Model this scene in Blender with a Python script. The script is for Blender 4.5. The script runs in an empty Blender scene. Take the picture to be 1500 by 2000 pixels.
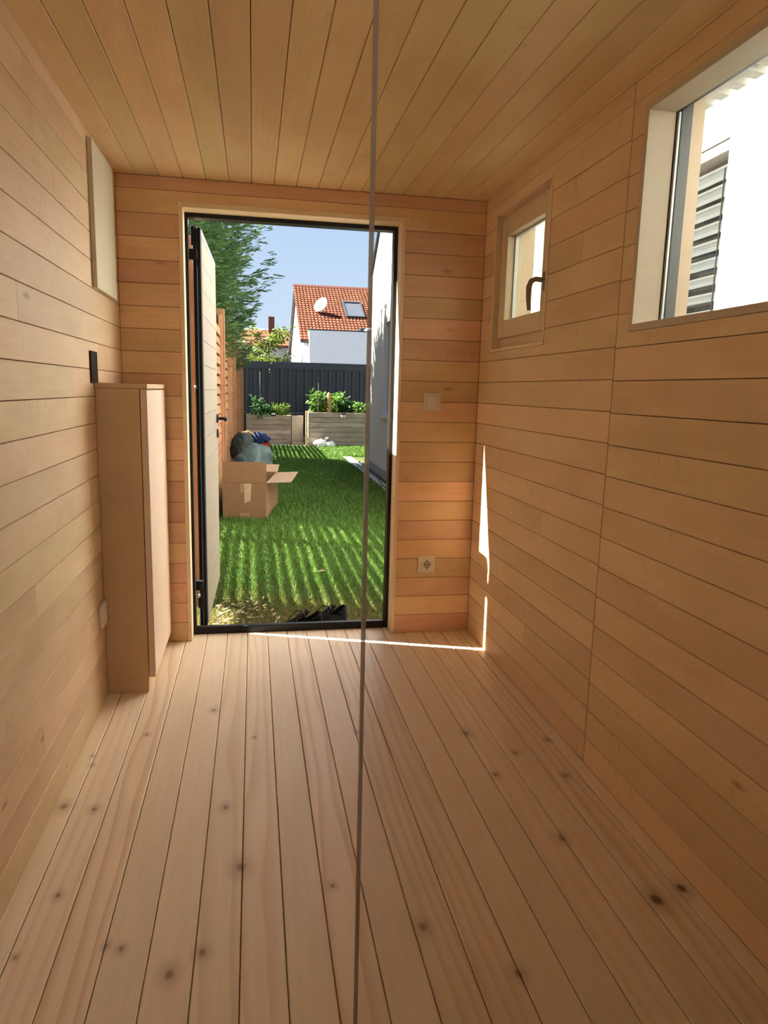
import bpy, bmesh, math, random
import numpy as np
from mathutils import Vector, Matrix

random.seed(7)
rng = np.random.default_rng(11)
scene = bpy.context.scene
COL = scene.collection
PI = math.pi

# ------------------------------------------------------------------ camera
W, H = 1.6575, 2.10          # inner width and height of the cabin
YB = -4.30                   # back of the cabin
GZ = -0.15                   # lawn level
f_px = 1368.36
yaw, pitch, roll = -0.1860815, -0.1706075, -0.0251907
cd = bpy.data.cameras.new('camera'); cam = bpy.data.objects.new('camera', cd); COL.objects.link(cam)
cd.sensor_fit = 'HORIZONTAL'; cd.sensor_width = 36.0; cd.lens = f_px * 36.0 / 1500.0
cd.clip_start = 0.02; cd.clip_end = 2000
R = Matrix.Rotation(yaw, 3, 'Z') @ Matrix.Rotation(pitch, 3, 'X') @ Matrix.Rotation(roll, 3, 'Y')
M = R @ Matrix(((1, 0, 0), (0, 0, -1), (0, 1, 0)))
cam.matrix_world = Matrix.Translation((0.575189, -3.340567, 1.211815)) @ M.to_4x4()
scene.camera = cam

# ------------------------------------------------------------------ sky, sun, added fill lights, exposure
SKY = 0.80
SUN = 36.0
world = bpy.data.worlds.new('sky'); scene.world = world; world.use_nodes = True
wt = world.node_tree; wt.nodes.clear()
wo = wt.nodes.new('ShaderNodeOutputWorld'); wb = wt.nodes.new('ShaderNodeBackground')
wr = wt.nodes.new('ShaderNodeValToRGB'); ws = wt.nodes.new('ShaderNodeSeparateXYZ'); wc = wt.nodes.new('ShaderNodeTexCoord')
wt.links.new(wc.outputs['Generated'], ws.inputs[0]); wt.links.new(ws.outputs['Z'], wr.inputs[0])
wt.links.new(wr.outputs[0], wb.inputs[0]); wt.links.new(wb.outputs[0], wo.inputs[0])
e = wr.color_ramp.elements
e[0].position = 0.0; e[0].color = (0.74, 0.84, 0.93, 1)
e[1].position = 1.0; e[1].color = (0.36, 0.53, 0.86, 1)
k = e.new(0.10); k.color = (0.60, 0.76, 0.95, 1)
k = e.new(0.30); k.color = (0.44, 0.63, 0.93, 1)
wb.inputs[1].default_value = SKY
sl = bpy.data.lights.new('sun', 'SUN'); so = bpy.data.objects.new('sun', sl); COL.objects.link(so)
sl.energy = SUN; sl.angle = math.radians(0.53); sl.color = (1.0, 0.94, 0.79)
SUNDIR = Vector((0.953, -0.304, -1.07)).normalized()
so.rotation_euler = SUNDIR.to_track_quat('-Z', 'Y').to_euler()
so.location = (-6, 4, 9)

def area_lamp(name, loc, aim, sx, sy, watts, colour):
    l = bpy.data.lights.new(name, 'AREA'); l.shape = 'RECTANGLE'; l.size = sx; l.size_y = sy; l.energy = watts; l.color = colour
    o = bpy.data.objects.new(name, l); COL.objects.link(o); o.location = loc
    o.rotation_euler = (Vector(aim) - Vector(loc)).to_track_quat('-Z', 'Y').to_euler()
    return o
FILL_K = 0.8
area_lamp('right_wall_fill', (0.05, -2.95, 1.90), (1.65, -1.3, 0.7), 0.12, 0.12, 2.2 * FILL_K, (1.0, 0.90, 0.76))  # unseen fill light added to brighten the right wall, not a fitting
area_lamp('ceiling_fill', (0.45, -3.75, 1.15), (0.75, -2.9, 2.1), 1.1, 0.03, 3.5 * FILL_K, (1.0, 0.90, 0.76))  # added fill strip aimed at the ceiling

vs = scene.view_settings
vs.view_transform = 'Standard'; vs.look = 'None'; vs.gamma = 1.0; vs.use_curve_mapping = False
vs.exposure = 0.32
scene.display_settings.display_device = 'sRGB'
cy = scene.cycles
cy.max_bounces = 14; cy.diffuse_bounces = 8; cy.glossy_bounces = 4; cy.transmission_bounces = 8; cy.transparent_max_bounces = 24
cy.use_denoising = True
cy.caustics_reflective = False; cy.caustics_refractive = False
cy.sample_clamp_indirect = 8.0

# ------------------------------------------------------------------ node helpers and materials
def new_mat(name):
    m = bpy.data.materials.new(name); m.use_nodes = True
    nt = m.node_tree; nt.nodes.clear()
    out = nt.nodes.new('ShaderNodeOutputMaterial'); b = nt.nodes.new('ShaderNodeBsdfPrincipled')
    nt.links.new(b.outputs[0], out.inputs[0])
    return m, nt, b, out

def nd(nt, kind, ins=None, **props):
    n = nt.nodes.new('ShaderNode' + kind)
    for a, v in props.items(): setattr(n, a, v)
    for a, v in (ins or {}).items():
        if isinstance(v, bpy.types.NodeSocket): nt.links.new(v, n.inputs[a])
        else: n.inputs[a].default_value = v
    return n

def math_n(nt, op, a, b=None, clamp=False):
    ins = {0: a}
    if b is not None: ins[1] = b
    return nd(nt, 'Math', ins, operation=op, use_clamp=clamp).outputs[0]

def mixc(nt, fac, a, b, mode='MIX'):
    n = nt.nodes.new('ShaderNodeMix'); n.data_type = 'RGBA'; n.blend_type = mode
    for sock, v in ((n.inputs[0], fac), (n.inputs[6], a), (n.inputs[7], b)):
        if isinstance(v, bpy.types.NodeSocket): nt.links.new(v, sock)
        else: sock.default_value = v if not isinstance(v, tuple) or len(v) == 4 else (*v, 1)
    return n.outputs[2]

def smooth(nt, x, lo, hi):
    return nd(nt, 'MapRange', {0: x, 1: lo, 2: hi, 3: 0.0, 4: 1.0}, interpolation_type='SMOOTHSTEP').outputs[0]

def plain(name, col, rough=0.6, metal=0.0, noise=0.0, nscale=30.0, bump=0.0, bscale=200.0, spec=0.4, coords='Object'):
    m, nt, b, out = new_mat(name)
    b.inputs['Roughness'].default_value = rough; b.inputs['Metallic'].default_value = metal
    b.inputs['Specular IOR Level'].default_value = spec
    tc = nd(nt, 'TexCoord')
    if noise > 0:
        n = nd(nt, 'TexNoise', {'Vector': tc.outputs[coords], 'Scale': nscale, 'Detail': 4.0, 'Roughness': 0.6})
        f = smooth(nt, n.outputs[0], 0.25, 0.75)
        c = mixc(nt, f, tuple(x * (1 - noise) for x in col), tuple(min(1, x * (1 + noise)) for x in col))
        nt.links.new(c, b.inputs['Base Color'])
    else:
        b.inputs['Base Color'].default_value = (*col, 1)
    if bump > 0:
        n2 = nd(nt, 'TexNoise', {'Vector': tc.outputs[coords], 'Scale': bscale, 'Detail': 3.0})
        bp = nd(nt, 'Bump', {'Height': n2.outputs[0], 'Strength': bump, 'Distance': 0.01})
        nt.links.new(bp.outputs[0], b.inputs['Normal'])
    return m

def wood(name, light, dark, rings=0.0, blotch=0.5, rough=0.5, spec=0.3, vary=0.10, hue=0.012, fleck=0.3, knots=0.0, knot_list=None, shift=None, ring_scale=26.0):
    """Board timber.  Local X of every board runs along its grain; the random value of each board moves the figure and tone."""
    m, nt, b, out = new_mat(name)
    tc = nd(nt, 'TexCoord'); oi = nd(nt, 'ObjectInfo')
    off = nd(nt, 'VectorMath', {0: oi.outputs['Random'], 1: (73.0, 41.0, 19.0)}, operation='MULTIPLY').outputs[0]
    p = nd(nt, 'VectorMath', {0: tc.outputs['Object'], 1: off}, operation='ADD').outputs[0]
    def stretch(s): return nd(nt, 'VectorMath', {0: p, 1: s}, operation='MULTIPLY').outputs[0]
    streak = nd(nt, 'TexNoise', {'Vector': stretch((2.2, 60, 60)), 'Scale': 1.6, 'Detail': 5.0, 'Roughness': 0.62}).outputs[0]
    fine = nd(nt, 'TexNoise', {'Vector': stretch((9, 300, 300)), 'Scale': 1.0, 'Detail': 2.0}).outputs[0]
    blot = nd(nt, 'TexNoise', {'Vector': stretch((2.6, 7, 7)), 'Scale': 1.0, 'Detail': 4.0, 'Roughness': 0.55}).outputs[0]
    fac = math_n(nt, 'ADD', math_n(nt, 'MULTIPLY', smooth(nt, streak, 0.3, 0.75), 0.35), math_n(nt, 'MULTIPLY', smooth(nt, blot, 0.3, 0.72), blotch))
    fac = math_n(nt, 'ADD', fac, math_n(nt, 'MULTIPLY', math_n(nt, 'SUBTRACT', fine, 0.5), 0.25), True)
    c = mixc(nt, fac, light, dark)
    if rings > 0:
        warp = nd(nt, 'TexNoise', {'Vector': stretch((0.55, 4.0, 4.0)), 'Scale': 1.0, 'Detail': 2.0}).outputs[0]
        sep = nd(nt, 'SeparateXYZ', {0: p})
        ph = math_n(nt, 'ADD', math_n(nt, 'MULTIPLY', sep.outputs[1], ring_scale), math_n(nt, 'MULTIPLY', warp, 5.5))
        w = math_n(nt, 'FRACT', ph)
        line = math_n(nt, 'MULTIPLY', smooth(nt, w, 0.35, 0.92), math_n(nt, 'SUBTRACT', 1.0, smooth(nt, w, 0.92, 1.0)))
        r2 = math_n(nt, 'FRACT', math_n(nt, 'MULTIPLY', oi.outputs['Random'], 57.31))
        amt = math_n(nt, 'ADD', math_n(nt, 'MULTIPLY', smooth(nt, r2, 0.45, 0.95), rings), rings * 0.12)
        c = mixc(nt, math_n(nt, 'MULTIPLY', line, amt), c, tuple(x * y for x, y in zip(dark, (0.82, 0.66, 0.50))))
    if fleck > 0:
        fl = nd(nt, 'TexNoise', {'Vector': stretch((26, 9, 9)), 'Scale': 1.0, 'Detail': 3.0, 'Roughness': 0.7}).outputs[0]
        gate = nd(nt, 'TexNoise', {'Vector': stretch((2.1, 5, 5)), 'Scale': 1.3, 'Detail': 1.0}).outputs[0]
        fm = math_n(nt, 'MULTIPLY', smooth(nt, fl, 0.56, 0.72), smooth(nt, gate, 0.50, 0.66))
        c = mixc(nt, math_n(nt, 'MULTIPLY', fm, fleck), c, tuple(x * 0.55 for x in dark))
    if knots > 0:
        v = nd(nt, 'TexVoronoi', {'Vector': stretch((3.0, 9.0, 9.0)), 'Scale': 1.0, 'Randomness': 1.0}, feature='F1')
        kk = math_n(nt, 'SUBTRACT', 1.0, smooth(nt, v.outputs['Distance'], 0.04, 0.12))
        cs = nd(nt, 'SeparateColor', {0: v.outputs['Color']})
        kk = math_n(nt, 'MULTIPLY', kk, math_n(nt, 'GREATER_THAN', cs.outputs[0], 0.62))
        c = mixc(nt, math_n(nt, 'MULTIPLY', kk, knots), c, (0.14, 0.075, 0.035, 1))
    if knot_list:
        geo = nd(nt, 'NewGeometry')
        tot = None
        for (kx, ky, r, *st) in knot_list:
            d = nd(nt, 'VectorMath', {0: geo.outputs['Position'], 1: (kx, ky, 0)}, operation='SUBTRACT').outputs[0]
            d = nd(nt, 'VectorMath', {0: d, 1: (1.0 / r, 0.72 / r, 0.0)}, operation='MULTIPLY').outputs[0]
            ln = nd(nt, 'VectorMath', {0: d}, operation='LENGTH').outputs[1]
            halo = math_n(nt, 'MULTIPLY', math_n(nt, 'SUBTRACT', 1.0, smooth(nt, ln, 0.7, 3.4)), 0.30)
            core = math_n(nt, 'MULTIPLY', math_n(nt, 'SUBTRACT', 1.0, smooth(nt, ln, 0.2, 1.2)), st[0] if st else 0.50)
            s = math_n(nt, 'ADD', halo, core)
            tot = s if tot is None else math_n(nt, 'MAXIMUM', tot, s)
        c = mixc(nt, tot, c, (0.15, 0.08, 0.04, 1))
    hs = nd(nt, 'HueSaturation', {'Color': c})
    r3 = math_n(nt, 'FRACT', math_n(nt, 'MULTIPLY', oi.outputs['Random'], 91.7))
    r4 = math_n(nt, 'FRACT', math_n(nt, 'MULTIPLY', oi.outputs['Random'], 33.3))
    nt.links.new(math_n(nt, 'ADD', math_n(nt, 'MULTIPLY', r3, 2 * vary), 1 - vary), hs.inputs['Value'])
    nt.links.new(math_n(nt, 'ADD', math_n(nt, 'MULTIPLY', r4, 2 * hue), 0.5 - hue), hs.inputs['Hue'])
    nt.links.new(hs.outputs[0], b.inputs['Base Color'])
    b.inputs['Roughness'].default_value = rough; b.inputs['Specular IOR Level'].default_value = spec
    bp = nd(nt, 'Bump', {'Height': math_n(nt, 'ADD', streak, math_n(nt, 'MULTIPLY', fine, 0.5)), 'Strength': 0.12, 'Distance': 0.002})
    nt.links.new(bp.outputs[0], b.inputs['Normal'])
    return m

KNOTS = [(1.539, -1.96, .017, .85), (1.625, -1.933, .014, .8), (.394, -2.008, .012), (.106, -1.728, .008), (.535, -1.689, .015), (.458, -1.958, .010),
         (.284, -1.921, .007), (.25, -1.907, .006), (1.337, -1.358, .010), (1.562, -1.396, .009), (1.41, -1.699, .012), (1.324, -1.076, .013),
         (.951, -1.959, .012), (.026, -1.347, .014), (.115, -1.374, .010), (.939, -1.016, .008), (.42, -.77, .010), (.487, -1.418, .010),
         (.571, -1.005, .006), (1.601, -1.163, .009), (1.451, -1.233, .008), (.199, -.936, .007), (.761, -1.793, .007), (1.121, -2.118, .010),
         (.067, -1.911, .005), (.055, -1.12, .006), (.045, -1.06, .005)]
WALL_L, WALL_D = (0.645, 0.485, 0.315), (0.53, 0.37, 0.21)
MAT = {}
MAT['alder_right_lifted'] = wood('alder_boards_right_lifted', (0.755, 0.545, 0.35), (0.635, 0.435, 0.25), blotch=0.55, vary=0.085, hue=0.010, fleck=0.38, knots=0.55, rough=0.55, spec=0.25)  # same alder as the left wall, colour lightened to offset the weaker light
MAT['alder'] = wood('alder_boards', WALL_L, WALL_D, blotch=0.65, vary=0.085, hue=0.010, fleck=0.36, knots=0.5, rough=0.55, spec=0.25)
MAT['alder_warm'] = wood('alder_boards_door_wall', (0.76, 0.50, 0.30), (0.60, 0.355, 0.19), blotch=0.55, vary=0.13, hue=0.016, fleck=0.30, knots=0.4, rough=0.55, spec=0.25)
MAT['alder_ceiling'] = wood('alder_ceiling_boards', (0.76, 0.58, 0.34), (0.64, 0.45, 0.235), blotch=0.55, vary=0.10, hue=0.012, fleck=0.36, knots=0.4, rough=0.5, spec=0.3)
MAT['spruce'] = wood('spruce_floor_boards', (0.76, 0.63, 0.485), (0.67, 0.525, 0.385), rings=0.55, blotch=0.5, vary=0.05, hue=0.006, fleck=0.0, rough=0.42, spec=0.35, knot_list=KNOTS)
MAT['casing'] = wood('pale_casing', (0.78, 0.62, 0.43), (0.72, 0.54, 0.36), blotch=0.35, vary=0.04, fleck=0.05, rough=0.5)
MAT['sash'] = wood('pale_sash', (0.70, 0.56, 0.40), (0.62, 0.47, 0.32), blotch=0.3, vary=0.03, fleck=0.05, rough=0.45)
MAT['reveal'] = wood('bleached_reveal', (0.56, 0.475, 0.37), (0.50, 0.41, 0.305), blotch=0.3, vary=0.02, fleck=0.08, rough=0.55)
MAT['cab'] = wood('beech_veneer_shaded', (0.54, 0.37, 0.225), (0.47, 0.30, 0.17), blotch=0.3, vary=0.03, fleck=0.0, rough=0.45)  # cabinet body veneer, shade of its camera side darkened into the colour
MAT['cab_lit'] = wood('beech_veneer_lit', (0.66, 0.53, 0.40), (0.60, 0.465, 0.34), blotch=0.25, vary=0.02, fleck=0.0, rough=0.45)  # same veneer as the body, window light on the door put into the colour
MAT['hatch'] = wood('pale_plywood', (0.58, 0.55, 0.42), (0.53, 0.49, 0.36), blotch=0.3, vary=0.0, fleck=0.08, rough=0.6)
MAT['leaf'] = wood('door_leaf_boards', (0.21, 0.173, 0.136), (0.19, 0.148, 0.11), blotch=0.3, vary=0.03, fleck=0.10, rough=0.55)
MAT['fence'] = wood('larch_fence', (0.30, 0.155, 0.075), (0.22, 0.10, 0.043), blotch=0.5, vary=0.14, hue=0.01, fleck=0.3, rough=0.7)
MAT['bed'] = wood('weathered_planks', (0.36, 0.30, 0.245), (0.22, 0.165, 0.125), blotch=0.7, vary=0.16, hue=0.015, fleck=0.5, rough=0.8, spec=0.15)
MAT['bedpost'] = wood('fresh_post', (0.62, 0.42, 0.22), (0.5, 0.32, 0.16), vary=0.05, rough=0.7)
MAT['backing'] = plain('dark_batten', (0.10, 0.055, 0.03), 0.9)
MAT['shell'] = plain('larch_cladding', (0.34, 0.20, 0.11), 0.8, noise=0.2, nscale=6)
MAT['black'] = plain('anthracite_aluminium', (0.008, 0.010, 0.013), 0.5, spec=0.25)
MAT['rubber'] = plain('black_rubber', (0.01, 0.01, 0.011), 0.7)
MAT['steel'] = plain('brushed_steel', (0.55, 0.55, 0.55), 0.35, metal=1.0)
MAT['handle'] = plain('anodised_handle', (0.26, 0.20, 0.17), 0.4, metal=0.15)
MAT['white'] = plain('white_plastic', (0.72, 0.66, 0.58), 0.35, spec=0.5)
MAT['hole'] = plain('dark_recess', (0.02, 0.012, 0.01), 0.7)
MAT['bracket'] = plain('dark_bronze_plate', (0.022, 0.015, 0.010), 0.8, spec=0.05)
MAT['grey'] = plain('grey_spacer', (0.085, 0.09, 0.10), 0.4, metal=0.2)
MAT['spacer'] = plain('silver_spacer', (0.62, 0.64, 0.62), 0.35, metal=0.3)

def glass(name, tint, refl=1.0):
    m = bpy.data.materials.new(name); m.use_nodes = True; nt = m.node_tree; nt.nodes.clear()
    out = nt.nodes.new('ShaderNodeOutputMaterial')
    fr = nd(nt, 'Fresnel', {'IOR': 1.45})
    t = nd(nt, 'BsdfTransparent', {'Color': (*tint, 1)}); g = nd(nt, 'BsdfGlossy', {'Color': (1, 1, 1, 1), 'Roughness': 0.0})
    geo = nd(nt, 'NewGeometry')       # only the outer faces mirror; leaving faces pass light on
    fac = math_n(nt, 'MULTIPLY', math_n(nt, 'MULTIPLY', fr.outputs[0], refl), math_n(nt, 'SUBTRACT', 1.0, geo.outputs['Backfacing']))
    mx = nd(nt, 'MixShader', {0: fac, 1: t.outputs[0], 2: g.outputs[0]})
    nt.links.new(mx.outputs[0], out.inputs[0])
    return m
MAT['glass'] = glass('clear_glass', (0.955, 0.965, 0.955))
MAT['winglass'] = glass('window_glass', (0.90, 0.92, 0.91))

def seal_mat():
    m = bpy.data.materials.new('polished_glass_edge'); m.use_nodes = True; nt = m.node_tree; nt.nodes.clear()
    out = nt.nodes.new('ShaderNodeOutputMaterial')
    t = nd(nt, 'BsdfTransparent', {'Color': (0.62, 0.60, 0.57, 1)})
    b = nd(nt, 'BsdfPrincipled', {'Base Color': (0.40, 0.36, 0.32, 1), 'Roughness': 0.25})
    mx = nd(nt, 'MixShader', {0: 0.55, 1: t.outputs[0], 2: b.outputs[0]})
    nt.links.new(mx.outputs[0], out.inputs[0])
    return m
MAT['glassedge'] = seal_mat()

# ------------------------------------------------------------------ mesh builder
class MB:
    def __init__(s): s.v = []; s.f = []
    def add(s, vs, fs, M=None):
        n = len(s.v)
        s.v += [tuple(M @ Vector(p)) for p in vs] if M is not None else [tuple(p) for p in vs]
        s.f += [tuple(i + n for i in q) for q in fs]
        return s
    def box(s, a, b, M=None, ch=0.0):
        x0, y0, z0 = (min(a[i], b[i]) for i in range(3)); x1, y1, z1 = (max(a[i], b[i]) for i in range(3))
        if ch <= 0 or min(x1 - x0, y1 - y0, z1 - z0) < 2.2 * ch:
            vs = [(x0, y0, z0), (x1, y0, z0), (x1, y1, z0), (x0, y1, z0), (x0, y0, z1), (x1, y0, z1), (x1, y1, z1), (x0, y1, z1)]
            return s.add(vs, [(0, 3, 2, 1), (4, 5, 6, 7), (0, 1, 5, 4), (1, 2, 6, 5), (2, 3, 7, 6), (3, 0, 4, 7)], M)
        bm = bmesh.new(); bmesh.ops.create_cube(bm, size=1.0)
        for v in bm.verts: v.co = Vector(((x0 + x1) / 2 + v.co.x * (x1 - x0), (y0 + y1) / 2 + v.co.y * (y1 - y0), (z0 + z1) / 2 + v.co.z * (z1 - z0)))
        bmesh.ops.bevel(bm, geom=bm.edges[:], offset=ch, segments=1, affect='EDGES', clamp_overlap=True)
        bm.verts.index_update()
        vs = [tuple(v.co) for v in bm.verts]; fs = [tuple(v.index for v in q.verts) for q in bm.faces]
        bm.free(); return s.add(vs, fs, M)
    def prism(s, prof, d0, d1, axis=0, M=None):
        """profile of 2-D points extruded along an axis (0 x, 1 y, 2 z)"""
        def P(u, v, d): return ((d, u, v), (u, d, v), (u, v, d))[axis]
        n = len(prof)
        vs = [P(u, v, d0) for u, v in prof] + [P(u, v, d1) for u, v in prof]
        fs = [tuple(range(n)), tuple(range(2 * n - 1, n - 1, -1))] + [(i, i + n, (i + 1) % n + n, (i + 1) % n) for i in range(n)]
        return s.add(vs, fs, M)
    def tube(s, pts, rad, n=10, cap=True):
        pts = [Vector(p) for p in pts]; rings = []
        rr = rad if isinstance(rad, (list, tuple)) else [rad] * len(pts)
        up = None
        base = len(s.v)
        for i, p in enumerate(pts):
            t = (pts[min(i + 1, len(pts) - 1)] - pts[max(i - 1, 0)]).normalized()
            if up is None:
                up = Vector((0, 0, 1)) if abs(t.z) < 0.9 else Vector((1, 0, 0))
            a = t.cross(up)
            if a.length < 1e-4: a = t.cross(Vector((0, 1, 0)))
            a.normalize(); b2 = a.cross(t).normalized(); up = b2
            for k in range(n):
                an = 2 * PI * k / n
                s.v.append(tuple(p + (a * math.cos(an) + b2 * math.sin(an)) * rr[i]))
        for i in range(len(pts) - 1):
            for k in range(n):
                s.f.append((base + i * n + k, base + i * n + (k + 1) % n, base + (i + 1) * n + (k + 1) % n, base + (i + 1) * n + k))
        if cap:
            s.f.append(tuple(base + k for k in range(n - 1, -1, -1))); s.f.append(tuple(base + (len(pts) - 1) * n + k for k in range(n)))
        return s
    def lathe(s, prof, n=24, M=None, caps=True):
        vs = []; fs = []
        for r, z in prof:
            for k in range(n):
                an = 2 * PI * k / n; vs.append((r * math.cos(an), r * math.sin(an), z))
        for i in range(len(prof) - 1):
            for k in range(n):
                fs.append((i * n + k, i * n + (k + 1) % n, (i + 1) * n + (k + 1) % n, (i + 1) * n + k))
        if caps:
            fs.append(tuple(range(n - 1, -1, -1))); fs.append(tuple((len(prof) - 1) * n + k for k in range(n)))
        return s.add(vs, fs, M)
    def build(s, name, mat, parent=None, M=None, smooth=False, ctr=False):
        me = bpy.data.meshes.new(name)
        me.from_pydata(s.v, [], s.f); me.update()
        if mat is not None: me.materials.append(mat)
        bm = bmesh.new(); bm.from_mesh(me); bmesh.ops.recalc_face_normals(bm, faces=bm.faces[:]); bm.to_mesh(me); bm.free()
        if smooth:
            me.polygons.foreach_set('use_smooth', [True] * len(me.polygons))
        o = bpy.data.objects.new(name, me); COL.objects.link(o)
        if M is not None: o.matrix_world = M
        if parent is not None:
            o.parent = parent          # parents of the setting stand unmoved at the origin unless noted
        return o

def shade_angle(o, deg=35):
    me = o.data
    me.polygons.foreach_set('use_smooth', [True] * len(me.polygons))
    me.set_sharp_from_angle(angle=math.radians(deg)) if hasattr(me, 'set_sharp_from_angle') else None
    return o

def tag(o, label=None, cat=None, group=None, kind=None):
    if label: o['label'] = label
    if cat: o['category'] = cat
    if group: o['group'] = group
    if kind: o['kind'] = kind
    return o

def thing(name, label, cat, loc=(0, 0, 0), rz=0.0, group=None, kind=None):
    o = bpy.data.objects.new(name, None); COL.objects.link(o)
    o.empty_display_size = 0.05
    o.location = loc; o.rotation_euler = (0, 0, rz)
    return tag(o, label, cat, group, kind)

def copy_tree(o, parent=None):
    c = o.copy(); COL.objects.link(c)
    if parent is not None: c.parent = parent
    for ch in list(o.children): copy_tree(ch, c)
    return c

def tri_obj(name, V, F, mat, parent=None, smooth=False, attr=None):
    """numpy vertices (n,3) and faces (m,k) to one mesh object"""
    me = bpy.data.meshes.new(name); kf = F.shape[1]
    me.vertices.add(len(V)); me.vertices.foreach_set('co', V.astype(np.float32).ravel())
    me.loops.add(F.size); me.loops.foreach_set('vertex_index', F.astype(np.int32).ravel())
    me.polygons.add(len(F)); me.polygons.foreach_set('loop_start', np.arange(0, F.size, kf, dtype=np.int32))
    me.polygons.foreach_set('loop_total', np.full(len(F), kf, dtype=np.int32))
    if smooth: me.polygons.foreach_set('use_smooth', np.ones(len(F), dtype=bool))
    me.update(calc_edges=True); me.validate()
    if attr is not None:
        a = me.attributes.new('tone', 'FLOAT', 'POINT'); a.data.foreach_set('value', attr.astype(np.float32))
    if mat: me.materials.append(mat)
    o = bpy.data.objects.new(name, me); COL.objects.link(o)
    if parent is not None: o.parent = parent
    return o

# ------------------------------------------------------------------ cabin shell
PT = 0.016       # thickness of a wall board
WT = 0.15        # whole wall thickness
P0, PP = 0.0945, 0.0975     # first joint above the floor, joint pitch
GAP = 0.0020
ROWS = [0.0] + [P0 + PP * k for k in range(0, 30) if P0 + PP * k < H - 0.02] + [H]

def shell(name, boxes, mat, label, cat):
    mb = MB()
    for a, b in boxes: mb.box(a, b)
    o = mb.build(name, mat); return tag(o, label, cat, kind='structure')

def plank_mesh(L, wd, t, ch):
    mb = MB(); c = ch
    mb.prism([(0, 0), (wd, 0), (wd, t - c), (wd - c, t), (c, t), (0, t - c)], 0, L, 0)
    return mb

def subtract(rects, hole):
    out = []
    hs0, hs1, hz0, hz1 = hole
    for s0, s1, z0, z1 in rects:
        if hs1 <= s0 or hs0 >= s1 or hz1 <= z0 or hz0 >= z1: out.append((s0, s1, z0, z1)); continue
        if hs0 > s0: out.append((s0, hs0, z0, z1))
        if hs1 < s1: out.append((hs1, s1, z0, z1))
        a, b = max(s0, hs0), min(s1, hs1)
        if hz0 > z0: out.append((a, b, z0, hz0))
        if hz1 < z1: out.append((a, b, hz1, z1))
    return out

def plank_wall(parent, frame, s0, s1, mat, holes=(), joints=None, rows=ROWS, dz=0.0, ch=0.0012):
    """boards along s, rows along z; frame maps (s, z, n) to the world with n pointing into the room"""
    for r in range(len(rows) - 1):
        za = rows[r] + (dz if r else 0); zb = rows[r + 1] + (dz if r < len(rows) - 2 else 0)
        cuts = [s0] + sorted(c for c in (joints(r) if joints else []) if s0 + .05 < c < s1 - .05) + [s1]
        for i in range(len(cuts) - 1):
            ra, rb = cuts[i] + 0.0004, cuts[i + 1] - 0.0004
            rs = [(ra, rb, za + GAP / 2, zb - GAP / 2)]
            for h in holes: rs = subtract(rs, h)
            # a board notched round an opening stays one board; boards cut right through become two
            left = list(rs); 
            while left:
                grp = [left.pop(0)]; grew = True
                while grew:
                    grew = False
                    for q in left[:]:
                        if any(abs(q[0] - g[1]) < 1e-6 or abs(q[1] - g[0]) < 1e-6 for g in grp):
                            grp.append(q); left.remove(q); grew = True
                if max(q[3] - q[2] for q in grp) < 0.004 or max(q[1] for q in grp) - min(q[0] for q in grp) < 0.004: continue
                o0 = Vector((min(q[0] for q in grp), min(q[2] for q in grp)))
                jig = random.uniform(-0.0003, 0.0003)
                if len(grp) == 1:
                    q = grp[0]; mb = plank_mesh(q[1] - q[0], q[3] - q[2], PT - 0.001 + jig, min(ch, (q[3] - q[2]) * .3))
                else:
                    mb = MB()
                    for q in grp: mb.box((q[0] - o0.x, q[2] - o0.y, 0), (q[1] - o0.x, q[3] - o0.y, PT - 0.001 + jig))
                mb.build('plank', mat, parent, frame @ Matrix.Translation((o0.x, o0.y, -PT + 0.001)))

def FR(origin, sx, zx, nx):
    m = Matrix.Identity(4)
    for i in range(3): m[i][0], m[i][1], m[i][2], m[i][3] = sx[i], zx[i], nx[i], origin[i]
    return m
F_left = FR((0, 0, 0), (0, 1, 0), (0, 0, 1), (1, 0, 0))
F_right = FR((W, 0, 0), (0, 1, 0), (0, 0, 1), (-1, 0, 0))
F_far = FR((0, 0, 0), (1, 0, 0), (0, 0, 1), (0, -1, 0))

DOOR = (0.258, 1.273, -1.0, 2.003)          # outer edge of the door casing on the far wall
W1 = (-0.772, -0.160, 1.400, 2.012)         # small window, outer edge of casing (y0,y1,z0,z1)
W2 = (-2.330, -1.393, 1.400, 2.016)         # large window
# backing walls with their openings
wl = shell('wall_left', [((-WT, YB, -0.12), (-PT, WT, H + 0.06))], MAT['backing'], 'long left wall of horizontal pale alder boards', 'wall')
wr_boxes = []
for (a, b, c, d) in subtract(subtract([(YB, WT, -0.12, H + 0.06)], W1), (W2[0], W2[1], W2[2], 2.078)): wr_boxes.append(((W + PT, a, c), (W + WT, b, d)))
wrt = shell('wall_right', wr_boxes, MAT['backing'], 'right wall of horizontal alder boards with two windows', 'wall')
wf_boxes = [((q[0], PT, q[2]), (q[1], WT, q[3])) for q in subtract([(-WT, W + WT, -0.12, H + 0.06)], (0.262, 1.270, -1, 1.999))]
wf = shell('wall_far', wf_boxes, MAT['backing'], 'end wall of reddish alder boards around the open door', 'wall')
fl = shell('floor', [((-WT, YB, -0.12), (W + WT, WT, -0.024))], MAT['backing'], 'spruce board floor running towards the open door', 'floor')
ce = shell('ceiling', [((-WT, YB, H + PT), (W + WT, WT, H + 0.12))], MAT['backing'], 'board ceiling running towards the open door', 'ceiling')
wn = shell('wall_rear', [((-WT, YB - 0.15, -0.12), (W + WT, YB, H + 0.06))], MAT['cab'], 'rear wall of the cabin', 'wall')
shell('roof', [((-0.22, YB - 0.2, H + 0.13), (W + 0.17, 0.17, H + 0.17))], MAT['shell'], 'flat roof of the cabin', 'roof')

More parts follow.
